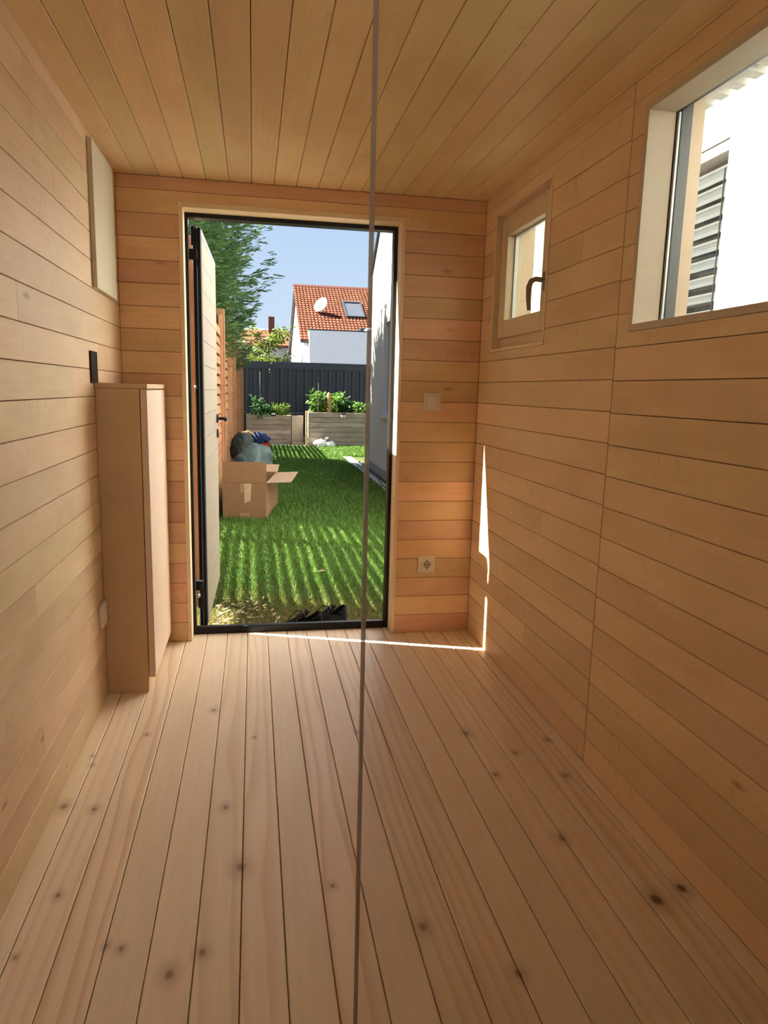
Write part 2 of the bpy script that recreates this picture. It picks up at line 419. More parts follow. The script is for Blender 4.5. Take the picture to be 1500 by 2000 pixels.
def jl(r): return [[-1.9 + ((r * 0.73) % 1.55)], [-0.9 + ((r * 0.41) % 0.7)], [-1.4, ], [-0.55 - ((r * .37) % .8)]][r % 4]
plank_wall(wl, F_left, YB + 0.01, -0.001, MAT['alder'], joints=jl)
plank_wall(wrt, F_right, -1.3195, -0.001, MAT['alder_right_lifted'], holes=[W1], joints=lambda r: ([-0.62 - ((r * .29) % .45)] if r % 5 == 2 else []))
plank_wall(wrt, F_right, YB + 0.01, -1.3240, MAT['alder_right_lifted'], holes=[W2], dz=-0.0045, joints=lambda r: ([-2.3 - ((r * .29) % .45)] if r % 4 == 2 else []))
plank_wall(wf, F_far, 0.001, W - 0.001, MAT['alder_warm'], holes=[DOOR])

# floor and ceiling boards (local X along Y)
def boards(parent, edges, z, up, mat, ch, t, y0, y1):
    for i in range(len(edges) - 1):
        a, b = edges[i] + 0.0011, edges[i + 1] - 0.0011
        mb = plank_mesh(y1 - y0, b - a, t, ch)
        if up: Mx = FR((b, y0, z - t), (0, 1, 0), (-1, 0, 0), (0, 0, 1))
        else: Mx = FR((a, y0, z + t), (0, 1, 0), (1, 0, 0), (0, 0, -1))
        mb.build('plank', mat, parent, Mx)
boards(fl, [-0.004] + [0.052 + 0.0975 * k for k in range(17)] + [W + .004], 0.0, True, MAT['spruce'], 0.0022, 0.022, YB + .01, 0.089)
boards(ce, [-0.004] + [0.0870 + 0.0975 * k for k in range(17)] + [W + .004], H, False, MAT['alder_ceiling'], 0.0012, PT - 0.001, YB + .01, -0.001)

# ------------------------------------------------------------------ door casing, frame and open leaf
dc = thing('door_1', 'open door with black frame and pale boarded leaf in the end wall', 'door', kind='structure')
def ring(mb, x0, x1, z0, z1, w, y0, y1, bottom=False):
    mb.box((x0, y0, z0), (x0 + w, y1, z1)); mb.box((x1 - w, y0, z0), (x1, y1, z1)); mb.box((x0 + w, y0, z1 - w), (x1 - w, y1, z1))
    if bottom: mb.box((x0 + w, y0, z0), (x1 - w, y1, z0 + w))
    return mb
FY = .090
MB().box((.2585, -.004, 0.001), (.2770, FY, 2.002), ch=.001).build('casing_board', MAT['casing'], dc)
MB().box((1.2555, -.004, 0.001), (1.2725, FY, 2.002), ch=.001).build('casing_board', MAT['casing'], dc)
MB().box((.2770, -.004, 1.980), (1.2555, FY, 2.002), ch=.001).build('casing_board', MAT['casing'], dc)
fb = MB()
fb.box((.263, FY + .001, -.02), (.2900, WT, 1.999)); fb.box((1.2390, FY + .001, -.02), (1.270, WT, 1.999)); fb.box((.2900, FY + .001, 1.962), (1.2390, WT, 1.999))
fb.build('door_frame', MAT['black'], dc)
MB().box((.2900, FY + .0005, -.02), (1.2390, FY + .030, 0.037), ch=.003).build('threshold', MAT['black'], dc)
# leaf stands open at a right angle, hinged on the left jamb
LX, LY = 0.341, 0.166
lf = MB().box((-.036, .012, 0.02), (-.006, .955, 1.93)).build('door_leaf', MAT['shell'], dc)
Ml = Matrix.Translation((LX, LY, 0)) @ Matrix.Rotation(math.radians(-1.0), 4, 'Z')
lf.matrix_world = Ml
eb = MB()
eb.box((-.038, 0.004, .012), (-.023, .03, 1.945), ch=.002); eb.box((-.019, -.004, .020), (-.001, .03, 1.935), ch=.002)
eb.box((-.024, .006, .012), (-.018, .02, 1.935))
eb.build('edge_profile', MAT['black'], lf)
MB().box((-.0225, .001, .03), (-.0195, .006, 1.93)).build('gasket', MAT['grey'], lf)
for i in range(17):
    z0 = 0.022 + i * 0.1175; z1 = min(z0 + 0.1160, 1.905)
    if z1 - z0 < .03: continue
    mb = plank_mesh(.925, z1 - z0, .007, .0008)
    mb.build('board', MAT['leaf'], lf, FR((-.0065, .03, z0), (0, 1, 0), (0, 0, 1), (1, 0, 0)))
MB().box((-.008, .03, 1.906), (.0, .955, 1.934)).build('top_strip', plain('grey_top_profile', (.30, .33, .31), .5), lf)
MB().box((-.036, .955, .02), (-.002, .967, 1.934)).build('edge_profile', MAT['leaf'], lf)
for z in (1.79, 0.212):
    hb = MB().box((.2850, WT - .012, z), (.325, WT + .022, z + .045), ch=.002); hb.build('hinge', MAT['black'], dc)
for z, dzz in ((1.855, .085), (0.115, .055)):
    MB().box((.296, WT + .006, z), (.312, WT + .022, z + dzz), ch=.002).build('hinge_pin_cover', MAT['black'], dc)
MB().lathe([(.004, 0), (.006, .004), (.006, .012), (.003, .016)], 10, Matrix.Translation((.304, WT + .012, .170))).build('hinge_screw', MAT['steel'], dc)
MB().lathe([(.004, 0), (.006, .004), (.006, .012), (.003, .016)], 10, Matrix.Translation((.304, WT + .012, 1.200))).build('hinge_screw', MAT['steel'], dc)
# lever handle and lock rose on the inner face
RX = Matrix.Rotation(PI / 2, 4, 'Y')
hd = MB()
hd.lathe([(.026, 0), (.026, .008), (.022, .011)], 20, Matrix.Translation((.001, .875, 1.025)) @ RX)
hd.tube([(.004, .875, 1.025), (.040, .875, 1.025), (.052, .872, 1.025), (.058, .860, 1.025), (.060, .74, 1.023)], .0095, 10)
shade_angle(hd.build('handle', MAT['rubber'], lf))
lk = MB().lathe([(.026, 0), (.026, .008), (.022, .011)], 20, Matrix.Translation((.001, .875, .935)) @ RX)
shade_angle(lk.build('lock_rose', MAT['rubber'], lf))
# keep children of the leaf in the leaf's own space
# ------------------------------------------------------------------ small tilted window
w1 = thing('window_1', 'small square wooden window with handle near the far corner', 'window', kind='structure')
y0, y1, z0, z1 = W1
def win_casing(parent, y0, y1, z0, z1, w, x0, x1, mat, name='casing_board'):
    for a, b in (((x0, y0, z0), (x1, y1, z0 + w)), ((x0, y0, z1 - w), (x1, y1, z1)), ((x0, y0, z0 + w), (x1, y0 + w, z1 - w)), ((x0, y1 - w, z0 + w), (x1, y1, z1 - w))):
        MB().box(a, b, ch=.0008).build(name, mat, parent)
win_casing(w1, y0 + .001, y1 - .001, z0 + .001, z1 - .001, .013, W - .004, W + .055, MAT['casing'])
fm = MB()
a0, a1, b0, b1 = y0 + .014, y1 - .014, z0 + .014, z1 - .014
xf0, xf1 = W + .040, W + .110
for A, B in (((xf0, a0, b0), (xf1, a1, b0 + .055)), ((xf0, a0, b1 - .045), (xf1, a1, b1)), ((xf0, a0, b0 + .055), (xf1, a0 + .05, b1 - .045)), ((xf0, a1 - .05, b0 + .055), (xf1, a1, b1 - .045))): fm.box(A, B, ch=.001)
fm.build('window_frame', MAT['sash'], w1)
sa0, sa1, sb0, sb1 = a0 + .012, a1 - .022, 1.462, 1.972
xs0, xs1 = W + .016, W + .075
sw = .074
sash = MB()
for A, B in (((xs0, sa0, sb0), (xs1, sa0 + sw, sb1)), ((xs0, sa1 - sw, sb0), (xs1, sa1, sb1)), ((xs0 + .0006, sa0 + sw, sb0), (xs1, sa1 - sw, sb0 + sw)), ((xs0 + .0006, sa0 + sw, sb1 - sw), (xs1, sa1 - sw, sb1))): sash.box(A, B, ch=.0015)
so_ = sash.build('sash', MAT['sash'], w1)
MB().box((W + .046, sa0 + sw, sb0 + sw), (W + .050, sa1 - sw, sb1 - sw)).build('pane', MAT['winglass'], so_)
MB().box((W + .066, sa0 + sw, sb0 + sw), (W + .070, sa1 - sw, sb1 - sw)).build('pane', MAT['winglass'], so_)
spc = MB()
for yy in (sa0 + sw, sa1 - sw - .008): spc.box((W + .0505, yy, sb0 + sw), (W + .0655, yy + .008, sb1 - sw))
for zz in (sb0 + sw, sb1 - sw - .008): spc.box((W + .0505, sa0 + sw + .008, zz), (W + .0655, sa1 - sw - .008, zz + .008))
spc.build('spacer_bar', MAT['spacer'], so_)
hy, hz = sa0 + .030, 1.640
wh = MB().box((xs0 - .010, hy - .014, hz - .035), (xs0, hy + .014, hz + .035), ch=.003)
wh.tube([(xs0 - .008, hy, hz + .004), (xs0 - .042, hy, hz + .006), (xs0 - .056, hy + .004, hz - .002), (xs0 - .062, hy + .012, hz - .022), (xs0 - .060, hy + .016, hz - .065), (xs0 - .056, hy + .014, hz - .108)], [.010, .010, .0105, .0105, .009, .007], 10)
shade_angle(wh.build('window_handle', MAT['handle'], w1), 50)
# outer trim of the small window
oc = MB()
for A, B in (((W + .110, a0, b0), (W + WT + .012, a1, b0 + .03)), ((W + .110, a0, b1 - .03), (W + WT + .012, a1, b1)), ((W + .110, a0, b0 + .03), (W + WT + .012, a0 + .03, b1 - .03)), ((W + .110, a1 - .045, b0 + .03), (W + WT + .012, a1, b1 - .03))): oc.box(A, B)
oc.build('outer_casing', MAT['sash'], w1)

# ------------------------------------------------------------------ large fixed window
w2 = thing('window_2', 'large fixed window with deep pale reveal on the right wall', 'window', kind='structure')
y0, y1, z0, z1 = W2
win_casing(w2, y0 + .001, y1 - .001, z0 + .001, z1 - .001, .020, W - .004, W + .078, MAT['reveal'])
gx = W + .080
a0, a1, b0, b1 = y0 + .001, y1 - .001, z0 + .001, z1 - .001
spc = MB()
for A, B in (((gx + .004, a1 - .026, b0 + .02), (gx + .010, a1 - .016, b1 - .02)),): spc.box(A, B)
spc.build('spacer_bar', MAT['spacer'], w2)
fr2 = MB()
for A, B in (((gx, a0, b0), (gx + .04, a1, b0 + .021)), ((gx, a0, b1 - .017), (gx + .012, a1, b1 + .02)), ((gx + .012, a0, 2.045), (W + WT, a1, 2.077)), ((gx, a0, b0 + .021), (gx + .04, a0 + .021, b1 - .026)), ((gx + .013, a1 - .026, b0 + .021), (gx + .045, a1, 2.044))): fr2.box(A, B)
fr2.build('window_frame', MAT['grey'], w2)
MB().box((gx + .014, a0 + .02, b0 + .02), (gx + .018, a1 - .027, 2.044)).build('pane', MAT['winglass'], w2)
oc = MB()
for A, B in (((gx + .045, a0, b0), (W + WT + .015, a1, b0 + .018)), ((gx + .045, a0, b0 + .018), (W + WT + .015, a0 + .02, b1 - .018)), ((gx + .046, a1 - .022, b0 + .018), (W + WT + .015, a1, 2.044))): oc.box(A, B)
oc.build('outer_casing', MAT['sash'], w2)
# trapezoidal sheet that overhangs the window outside
sh = MB(); per = .073; prof = []
yy = -3.2
while yy < -1.20:
    prof += [(yy, 2.112), (yy + .022, 2.112), (yy + .028, 2.094), (yy + .067, 2.094)]; yy += per
nP = len(prof)
vs_ = [(1.81, u, v) for u, v in prof] + [(1.94, u, v - .012) for u, v in prof] + [(1.81, u, v + .002) for u, v in prof] + [(1.94, u, v - .010) for u, v in prof]
fs_ = []
for i in range(nP - 1):
    fs_ += [(i, i + 1, nP + i + 1, nP + i), (2 * nP + i, 2 * nP + i + 1, 3 * nP + i + 1, 3 * nP + i), (nP + i, nP + i + 1, 3 * nP + i + 1, 3 * nP + i)]
sh.add(vs_, fs_)
sh.box((1.80, -3.2, 2.114), (1.93, -1.2, 2.13))
tag(sh.build('roof_edge_sheet', plain('galvanised_sheet', (.62, .60, .57), .5, metal=0.1, noise=.1)), 'grey trapezoidal metal sheet overhanging the large window outside', 'roof sheet')

# ------------------------------------------------------------------ glass partition of the sauna
gp = thing('glass_partition', 'frameless clear glass pane standing between camera and boarded room', 'glass pane', (0, 0, 0))
GY = -2.35
MB().box((.7385, GY, .004), (W - .002, GY + .008, H - .004)).build('pane', MAT['glass'], gp)
MB().box((.7325, GY - .0005, .004), (.7380, GY + .0085, H - .004)).build('edge_seal', MAT['glassedge'], gp)

# ------------------------------------------------------------------ wall cabinet, hatch, plates
cb = thing('electrical_cabinet', 'tall narrow beech cabinet standing against the left wall beside the door', 'cabinet')
cy0, cy1 = -.572, -.030
MB().box((.001, cy0, .001), (.157, cy1, 1.198), ch=.001).build('body', MAT['cab'], cb)
MB().box((.001, cy0 - .001, 1.199), (.186, cy1, 1.217), ch=.001).build('top', MAT['cab'], cb)
MB().box((.160, cy0 + .001, .062), (.184, cy1, 1.194), ch=.001).build('door', MAT['cab_lit'], cb)
MB().box((.0035, -.523, 1.560), (.0185, -.142, 2.074), ch=.001)
ht = MB().box((.0005, -.523, 1.560), (.017, -.140, 2.074), ch=.001).build('hatch_cover', MAT['hatch'])
tag(ht, 'flat pale plywood cover panel high on the left wall near the corner', 'panel')
br = MB().box((.0005, -.632, 1.216), (.006, -.526, 1.329), ch=.001).build('wall_bracket', MAT['bracket'])
tag(br, 'small dark square metal plate on the left wall above the beech cabinet', 'plate')

sp = thing('light_switch', 'square pale light switch on the end wall right of the door', 'switch', (1.4265, 0, 1.1675))
MB().box((-.042, -.010, -.0405), (.042, -.0003, .0405), ch=.002).build('plate', MAT['white'], sp)
MB().prism([(-.0115, -.027), (-.0145, .027), (-.009, .027), (-.009, -.027)], -.027, .027, 0).build('rocker', MAT['white'], sp)
fr = MB()
for A, B in (((-.0295, -.0104, -.0295), (.0295, -.0098, -.0275)), ((-.0295, -.0104, .0275), (.0295, -.0098, .0295)), ((-.0295, -.0104, -.0275), (-.0275, -.0098, .0275)), ((.0275, -.0104, -.0275), (.0295, -.0098, .0275))): fr.box(A, B)
fr.build('joint_line', MAT['cab'], sp)

def socket(name, label, loc, rz):
    s = thing(name, label, 'socket', loc, rz)
    pl = MB()
    RY = Matrix.Rotation(PI / 2, 4, 'X')
    pl.box((-.042, -.010, -.042), (.042, -.0003, .042), ch=.002)
    pl.build('plate', MAT['white'], s)
    MB().lathe([(.0275, 0), (.0275, .0035), (.0225, .0035), (.0215, .0006), (.0, .0005)], 28, Matrix.Translation((0, -.0100, 0)) @ RY, caps=False).build('insert', MAT['white'], s)
    MB().lathe([(.0195, 0), (.0195, .0006)], 24, Matrix.Translation((0, -.0104, 0)) @ RY).build('well', plain('socket_well', (.36, .30, .25), .4), s)
    for x in (-.0095, .0095):
        MB().lathe([(.0032, 0), (.0032, .0008)], 12, Matrix.Translation((x, -.0108, 0)) @ RY).build('pin_hole', MAT['hole'], s)
    for z in (-.0185, .0185):
        MB().box((-.0025, -.0125, z - .0035), (.0025, -.0106, z + .0035)).build('earth_clip', MAT['hole'], s)
    fr = MB()
    for A, B in (((-.0300, -.0104, -.0300), (.0300, -.0098, -.0283)), ((-.0300, -.0104, .0283), (.0300, -.0098, .0300)), ((-.0300, -.0104, -.0283), (-.0283, -.0098, .0283)), ((.0283, -.0104, -.0283), (.0300, -.0098, .0283))): fr.box(A, B)
    fr.build('joint_line', MAT['cab'], s)
    return s
socket('wall_socket', 'square pale power socket low on the end wall right of the door', (1.428, 0, .358), 0)
bpl = thing('wall_plate', 'blank pale plastic plate low on the left wall beside the beech cabinet', 'plate', (0, -.622, .345), PI / 2)
MB().box((-.042, -.012, -.044), (.042, -.0003, .044), ch=.002).build('plate', MAT['white'], bpl)
MB().box((-.028, -.0145, -.028), (.028, -.0122, .028), ch=.001).build('blank_cover', MAT['white'], bpl)

# ------------------------------------------------------------------ ground, lawn, path
def ground_mat():
    m, nt, b, out = new_mat('lawn_soil')
    geo = nd(nt, 'NewGeometry')
    n1 = nd(nt, 'TexNoise', {'Vector': geo.outputs['Position'], 'Scale': 1.3, 'Detail': 4.0}).outputs[0]
    n2 = nd(nt, 'TexNoise', {'Vector': geo.outputs['Position'], 'Scale': 45.0, 'Detail': 3.0}).outputs[0]
    c = mixc(nt, smooth(nt, n1, .35, .7), (.045, .070, .018), (.075, .085, .028))
    c = mixc(nt, smooth(nt, n2, .4, .7), c, (.060, .050, .022))
    nt.links.new(c, b.inputs['Base Color']); b.inputs['Roughness'].default_value = .95; b.inputs['Specular IOR Level'].default_value = .1
    return m
MAT['soil'] = ground_mat()
g = MB().box((-3.5, -6, GZ - .3), (6, 15.05, GZ - .005)).build('ground', MAT['soil'])
tag(g, 'garden ground under the lawn', 'ground', kind='structure')
g = MB().box((-70, -40, GZ - .5), (80, 180, GZ - .302)).build('ground', plain('grey_yards', (.085, .085, .085), .95, noise=.2, nscale=.4))
tag(g, 'grey ground of the yards beyond the garden', 'ground', kind='structure')

def hx(y): return 2.58 + (y - 6.6) * .018        # facade plane of the white house

def blade_mat():
    m, nt, b, out = new_mat('grass_blades')
    at = nd(nt, 'Attribute', attribute_name='tone')
    r = nt.nodes.new('ShaderNodeValToRGB'); nt.links.new(at.outputs['Fac'], r.inputs[0])
    el = r.color_ramp.elements
    el[0].position = 0; el[0].color = (.30, .22, .085, 1); el[1].position = 1; el[1].color = (.110, .225, .030, 1)
    q = el.new(.18); q.color = (.20, .17, .055, 1)
    q = el.new(.38); q.color = (.060, .130, .022, 1)
    nt.links.new(r.outputs[0], b.inputs['Base Color'])
    b.inputs['Roughness'].default_value = .55; b.inputs['Specular IOR Level'].default_value = .25
    tr = nd(nt, 'BsdfTranslucent'); nt.links.new(r.outputs[0], tr.inputs[0])
    mx = nd(nt, 'MixShader', {0: .32, 1: b.outputs[0], 2: tr.outputs[0]}); nt.links.new(mx.outputs[0], out.inputs[0])
    return m
MAT['blade'] = blade_mat()
def lawn():
    n = 190000
    # denser near the threshold, thinner (and broader blades) towards the beds
    y = 0.22 + 13.4 * rng.random(n) ** 2.0
    xl = np.maximum(.16, .10 + .0 * y); xr = np.where(y < 5.2, hx(y) - .02, 2.35)
    xr = np.where(y > 11.1, 3.6, xr)
    x = xl + (xr - xl) * rng.random(n)
    dry = np.clip(1.0 - (y - .65) / 1.0, 0, 1)
    patch = .5 + .5 * np.sin(x * 2.1 + 1.3 * np.sin(y * 1.1)) * np.cos(y * 1.7 + x)
    h = (.036 + .050 * rng.random(n)) * (1 - .45 * dry) * (.8 + .4 * patch)
    w = .0016 + .00065 * y * rng.uniform(.7, 1.3, n)
    tone = np.clip(.42 + .45 * rng.random(n) + .12 * (patch - .5) - dry * (.34 + .36 * rng.random(n)), 0, 1)
    tone = np.where(rng.random(n) < .05, rng.uniform(.05, .25, n), tone)
    a = rng.uniform(0, 2 * PI, n); lean = h * rng.uniform(.15, .95, n); la = rng.uniform(0, 2 * PI, n)
    P = np.zeros((n, 5, 3)); z0 = GZ - .008
    cx, cy_ = np.cos(a), np.sin(a)
    for k, (t, ww) in enumerate(((0, 1), (0, -1), (.55, .75), (.55, -.75), (1, 0))):
        P[:, k, 0] = x + cx * w * ww + np.cos(la) * lean * t * t
        P[:, k, 1] = y + cy_ * w * ww + np.sin(la) * lean * t * t
        P[:, k, 2] = z0 + h * t * (1 - .25 * t * lean / h)
    base = np.arange(n)[:, None] * 5
    F = np.concatenate([base + np.array([[0, 1, 3]]), base + np.array([[0, 3, 2]]), base + np.array([[2, 3, 4]])], 0)
    o = tri_obj('lawn_grass', P.reshape(-1, 3), F, MAT['blade'], attr=np.repeat(tone, 5))
    tag(o, 'green lawn, dry and trodden near the door, striped with sunlight', 'grass', kind='stuff')
lawn()

# straw and shavings at the threshold
def shavings():
    n = 260
    x = .355 + .36 * rng.random(n) ** 1.8; y = .30 + .75 * rng.random(n)
    a = rng.uniform(0, PI, n); L = rng.uniform(.006, .024, n); w = rng.uniform(.001, .003, n)
    z = GZ + .012 + .035 * rng.random(n); dz = rng.uniform(-.006, .006, n)
    P = np.zeros((n, 4, 3)); c, s = np.cos(a), np.sin(a)
    for k, (u, v) in enumerate(((-1, -1), (1, -1), (1, 1), (-1, 1))):
        P[:, k, 0] = x + c * L * u - s * w * v; P[:, k, 1] = y + s * L * u + c * w * v; P[:, k, 2] = z + dz * u + .002 * v
    o = tri_obj('wood_shavings', P.reshape(-1, 3), np.arange(n * 4).reshape(n, 4), plain('pale_shavings', (.34, .27, .15), .8, noise=.25, nscale=60))
    tag(o, 'pale wood shavings and straw scattered beside the open door leaf', 'shavings', kind='stuff')
shavings()

# dead leaves lying on the lawn
def leaf_quad(mb, p, L, w, az, el, roll=0.0):
    d = Vector((math.cos(az) * math.cos(el), math.sin(az) * math.cos(el), math.sin(el)))
    s = Vector((-math.sin(az), math.cos(az), 0)); u = d.cross(s)
    s = s * math.cos(roll) + u * math.sin(roll); u = s.cross(d) * -1
    p = Vector(p)
    mb.add([p, p + d * L * .35 + s * w * .5, p + d * L * .75 + s * w * .38, p + d * L - Vector((0, 0, L * .12)), p + d * L * .75 - s * w * .38, p + d * L * .35 - s * w * .5, p + d * L * .5 - u * w * .12],
           [(0, 6, 1), (1, 6, 2), (2, 6, 3), (3, 6, 4), (4, 6, 5), (5, 6, 0)])
lm = MB(); leaf_quad(lm, (1.02, 1.62, GZ + .055), .075, .035, .25, .1)
tag(lm.build('fallen_leaf', plain('dry_leaf', (.42, .20, .11), .7)), 'single dry reddish leaf lying on the striped lawn', 'leaf')

# path of slabs with border along the white house
pa = MB().box((2.30, -1.0, GZ - .1), (3.2, 11.15, GZ - .012)).build('path', plain('joint_gravel', (.10, .095, .09), .9))
tag(pa, 'grey slab path along the white house wall', 'path', kind='structure')
MAT['slab'] = plain('concrete_slab', (.40, .395, .385), .8, noise=.12, nscale=9, bump=.15, bscale=120)
for i in range(8):
    ya = 5.0 + i * .77
    vs_ = []
    x0 = 2.34; 
    mb = MB()
    mb.prism([(x0, ya + .004), (hx(ya) - .09, ya + .004), (hx(ya + .76) - .09, ya + .764), (x0, ya + .764)], GZ - .03, GZ + .006, 2)
    mb.build('slab', MAT['slab'], pa)
# kerb strip in front of the raised beds
kb = MB().box((.30, 13.30, GZ - .1), (1.98, 14.1, GZ + .012)).build('kerb', MAT['slab']); tag(kb, 'grey stone strip in front of the left raised bed', 'kerb', kind='structure')

# ------------------------------------------------------------------ white house on the right
MAT['plaster'] = plain('white_render', (.80, .80, .79), .9, noise=.03, nscale=220, bump=.45, bscale=420, spec=.1)
MAT['plinth'] = plain('grey_plinth', (.42, .42, .42), .9, noise=.08, nscale=90)
hs = thing('white_house', 'white rendered house wall standing close along the right side', 'house')
ang = math.atan(.018)
Mh = Matrix.Translation((hx(-4.2), -4.2, 0)) @ Matrix.Rotation(-ang, 4, 'Z')      # local y runs along the facade, x into the house
def yl(y): return (y + 4.2) / math.cos(ang)
HY1 = yl(9.15)
WA = (yl(-.635), yl(1.05), .95, 2.245)      # house windows (y0,y1,z0,z1)
WB = (yl(5.6), yl(7.80), .835, 2.255)
wb_ = MB()
cells = subtract(subtract([(0.0, HY1, GZ - .2, 3.20)], WA), WB)
for q in cells: wb_.box((0, q[0], q[2]), (.30, q[1], q[3]))
wb_.prism([(0.0, 3.20), (HY1, 3.20), (HY1 - 4, 3.20 + 3.1), (0.0, 3.20 + 3.1)], 0.0, .30, 0)
wb_.build('wall', MAT['plaster'], hs, Mh)
MB().box((.30, 0, GZ - .2), (6.0, HY1, 3.3)).build('house_core', MAT['plaster'], hs, Mh)
MB().box((-.012, 0, GZ - .2), (.0, HY1, GZ + .14)).build('plinth', MAT['plinth'], hs, Mh)
vg = MB(); vg.prism([(HY1 + .03, 3.18), (HY1 + .03, 3.23), (HY1 - 4, 3.23 + 3.12), (HY1 - 4, 3.18 + 3.12)], -.04, .35, 0)
vg.build('roof_verge', MAT['black'], hs, Mh)
MAT['blind'] = plain('aluminium_slat', (.55, .56, .58), .35, metal=.35)
MAT['pane_dark'] = plain('dark_window_pane', (.05, .052, .06), .08, spec=.8)
MAT['frame_w'] = plain('grey_window_frame', (.30, .28, .26), .5)
def house_window(nm, w, pitch, depth, sill):
    o = MB().box((depth + .06, w[0], w[2]), (depth + .12, w[1], w[3])).build(nm, MAT['frame_w'], hs, Mh)
    MB().box((depth + .050, w[0] + .07, w[2] + .07), (depth + .058, w[1] - .07, w[3] - .07)).build('pane', MAT['pane_dark'], o)
    zt = w[3] - .10
    MB().box((depth - .07, w[0], w[3] - .045), (depth + .06, w[1], w[3])).build('blind_box', plain('pale_blind_box', (.52, .49, .44), .6), o)
    z = zt; n = 0
    m = Matrix.Rotation(math.radians(13), 4, 'Y')
    first = None
    while z > w[2] + .04:
        if first is None:
            mb = MB(); L = w[1] - w[0] - .03
            mb.prism([(-.040, .004), (-.034, -.002), (-.012, .003), (.012, .003), (.034, -.002), (.040, .004), (.034, .0005), (.012, .0055), (-.012, .0055), (-.034, .0005)], 0, L, 1)
            first = mb.build('slat', MAT['blind'], o); q = first
        else:
            q = first.copy(); COL.objects.link(q); q.parent = o
        q.matrix_local = Matrix.Translation((depth - .010, w[0] + .015, z)) @ m
        z -= pitch; n += 1
    for yy in (w[0] + .05, w[1] - .05):
        for xx in (depth - .052, depth + .030):
            MB().tube([(xx, yy, zt), (xx, yy, w[2] + .03)], .003, 6).build('blind_cord', MAT['rubber'], o)
    for yy in (w[0] + .006, w[1] - .014):
        MB().box((depth - .03, yy, w[2]), (depth + .01, yy + .010, w[3] - .05)).build('guide_rail', MAT['blind'], o)
    if sill:
        MB().box((-.05, w[0] - .03, w[2] - .035), (depth + .06, w[1] + .03, w[2] - .004), ch=.003).build('window_sill', MAT['spacer'], o)
    return o
house_window('window', WA, .0715, .075, False)
house_window('window', WB, .072, .13, True)
# garden hose lying on the path
hp = [(hx(y) - .13 - .035 * math.sin(y * 2.2), y, GZ + .018) for y in np.linspace(5.4, 9.6, 30)]
hp2 = [(2.42 + .03 * math.sin(t * 3.0) + .42 * (t / 2.2), 10.55 - 1.0 * t * .9, GZ + .018) for t in np.linspace(0, 1.1, 14)]
tag(MB().tube(hp, .010, 8).build('garden_hose', plain('dark_hose', (.035, .045, .045), .5)), 'dark garden hose lying along the white house wall', 'hose')
tag(MB().tube([(2.36, 10.75, GZ + .015), (2.46, 10.35, GZ + .018), (2.58, 9.9, GZ + .018), (2.62, 9.5, GZ + .018), (2.56, 9.0, GZ + .018)], .012, 8).build('garden_hose', plain('grey_hose', (.14, .16, .17), .5)), 'grey hose end curling over the far end of the path', 'hose')

# ------------------------------------------------------------------ slatted wooden fence on the left
fc = thing('slat_fence', 'orange larch slat fence with gaps running along the left of the lawn', 'fence')
def fx(y): return .195 + .0078 * (y - 1.2)
FZ0, FZ1 = GZ + .03, 2.00
BAY = 1.90
slat0 = None; stile0 = None; post0 = None
def put(first, M_):
    q = first.copy(); COL.objects.link(q); q.parent = fc; q.matrix_local = M_; return q
ys = [1.05 + BAY * i for i in range(8)]
fa = math.atan(.0078)
for i, yv in enumerate(ys):
    Mp = Matrix.Translation((fx(yv), yv, 0)) @ Matrix.Rotation(-fa, 4, 'Z')
    if post0 is None:
        mb = MB().box((-.045, -.045, GZ - .05), (.045, .045, 2.06), ch=.004)
        post0 = mb.build('post', MAT['fence'], fc); post0.matrix_local = Mp
    else: put(post0, Mp)
    if i == len(ys) - 1: break
    for yy in (.048, BAY - .048 - .04):
        Ms = Mp @ Matrix.Translation((0, yy, 0))
        if stile0 is None:
            stile0 = MB().box((-.020, 0, FZ0), (.022, .040, FZ1), ch=.003).build('stile', MAT['fence'], fc); stile0.matrix_local = Ms
        else: put(stile0, Ms)
    for k in range(19):
        Mk = Mp @ Matrix.Translation((-.004, .088, FZ0 + .02 + k * .1035)) @ Matrix.Rotation(math.radians(-9 + random.uniform(-9, 8)), 4, 'Y') @ FR((0, 0, 0), (0, 1, 0), (0, 0, 1), (1, 0, 0))
        if slat0 is None:
            slat0 = MB().box((0, 0, -.005), (BAY - .176, .082, .005)).build('slat', MAT['fence'], fc); slat0.matrix_local = Mk
        else: put(slat0, Mk)

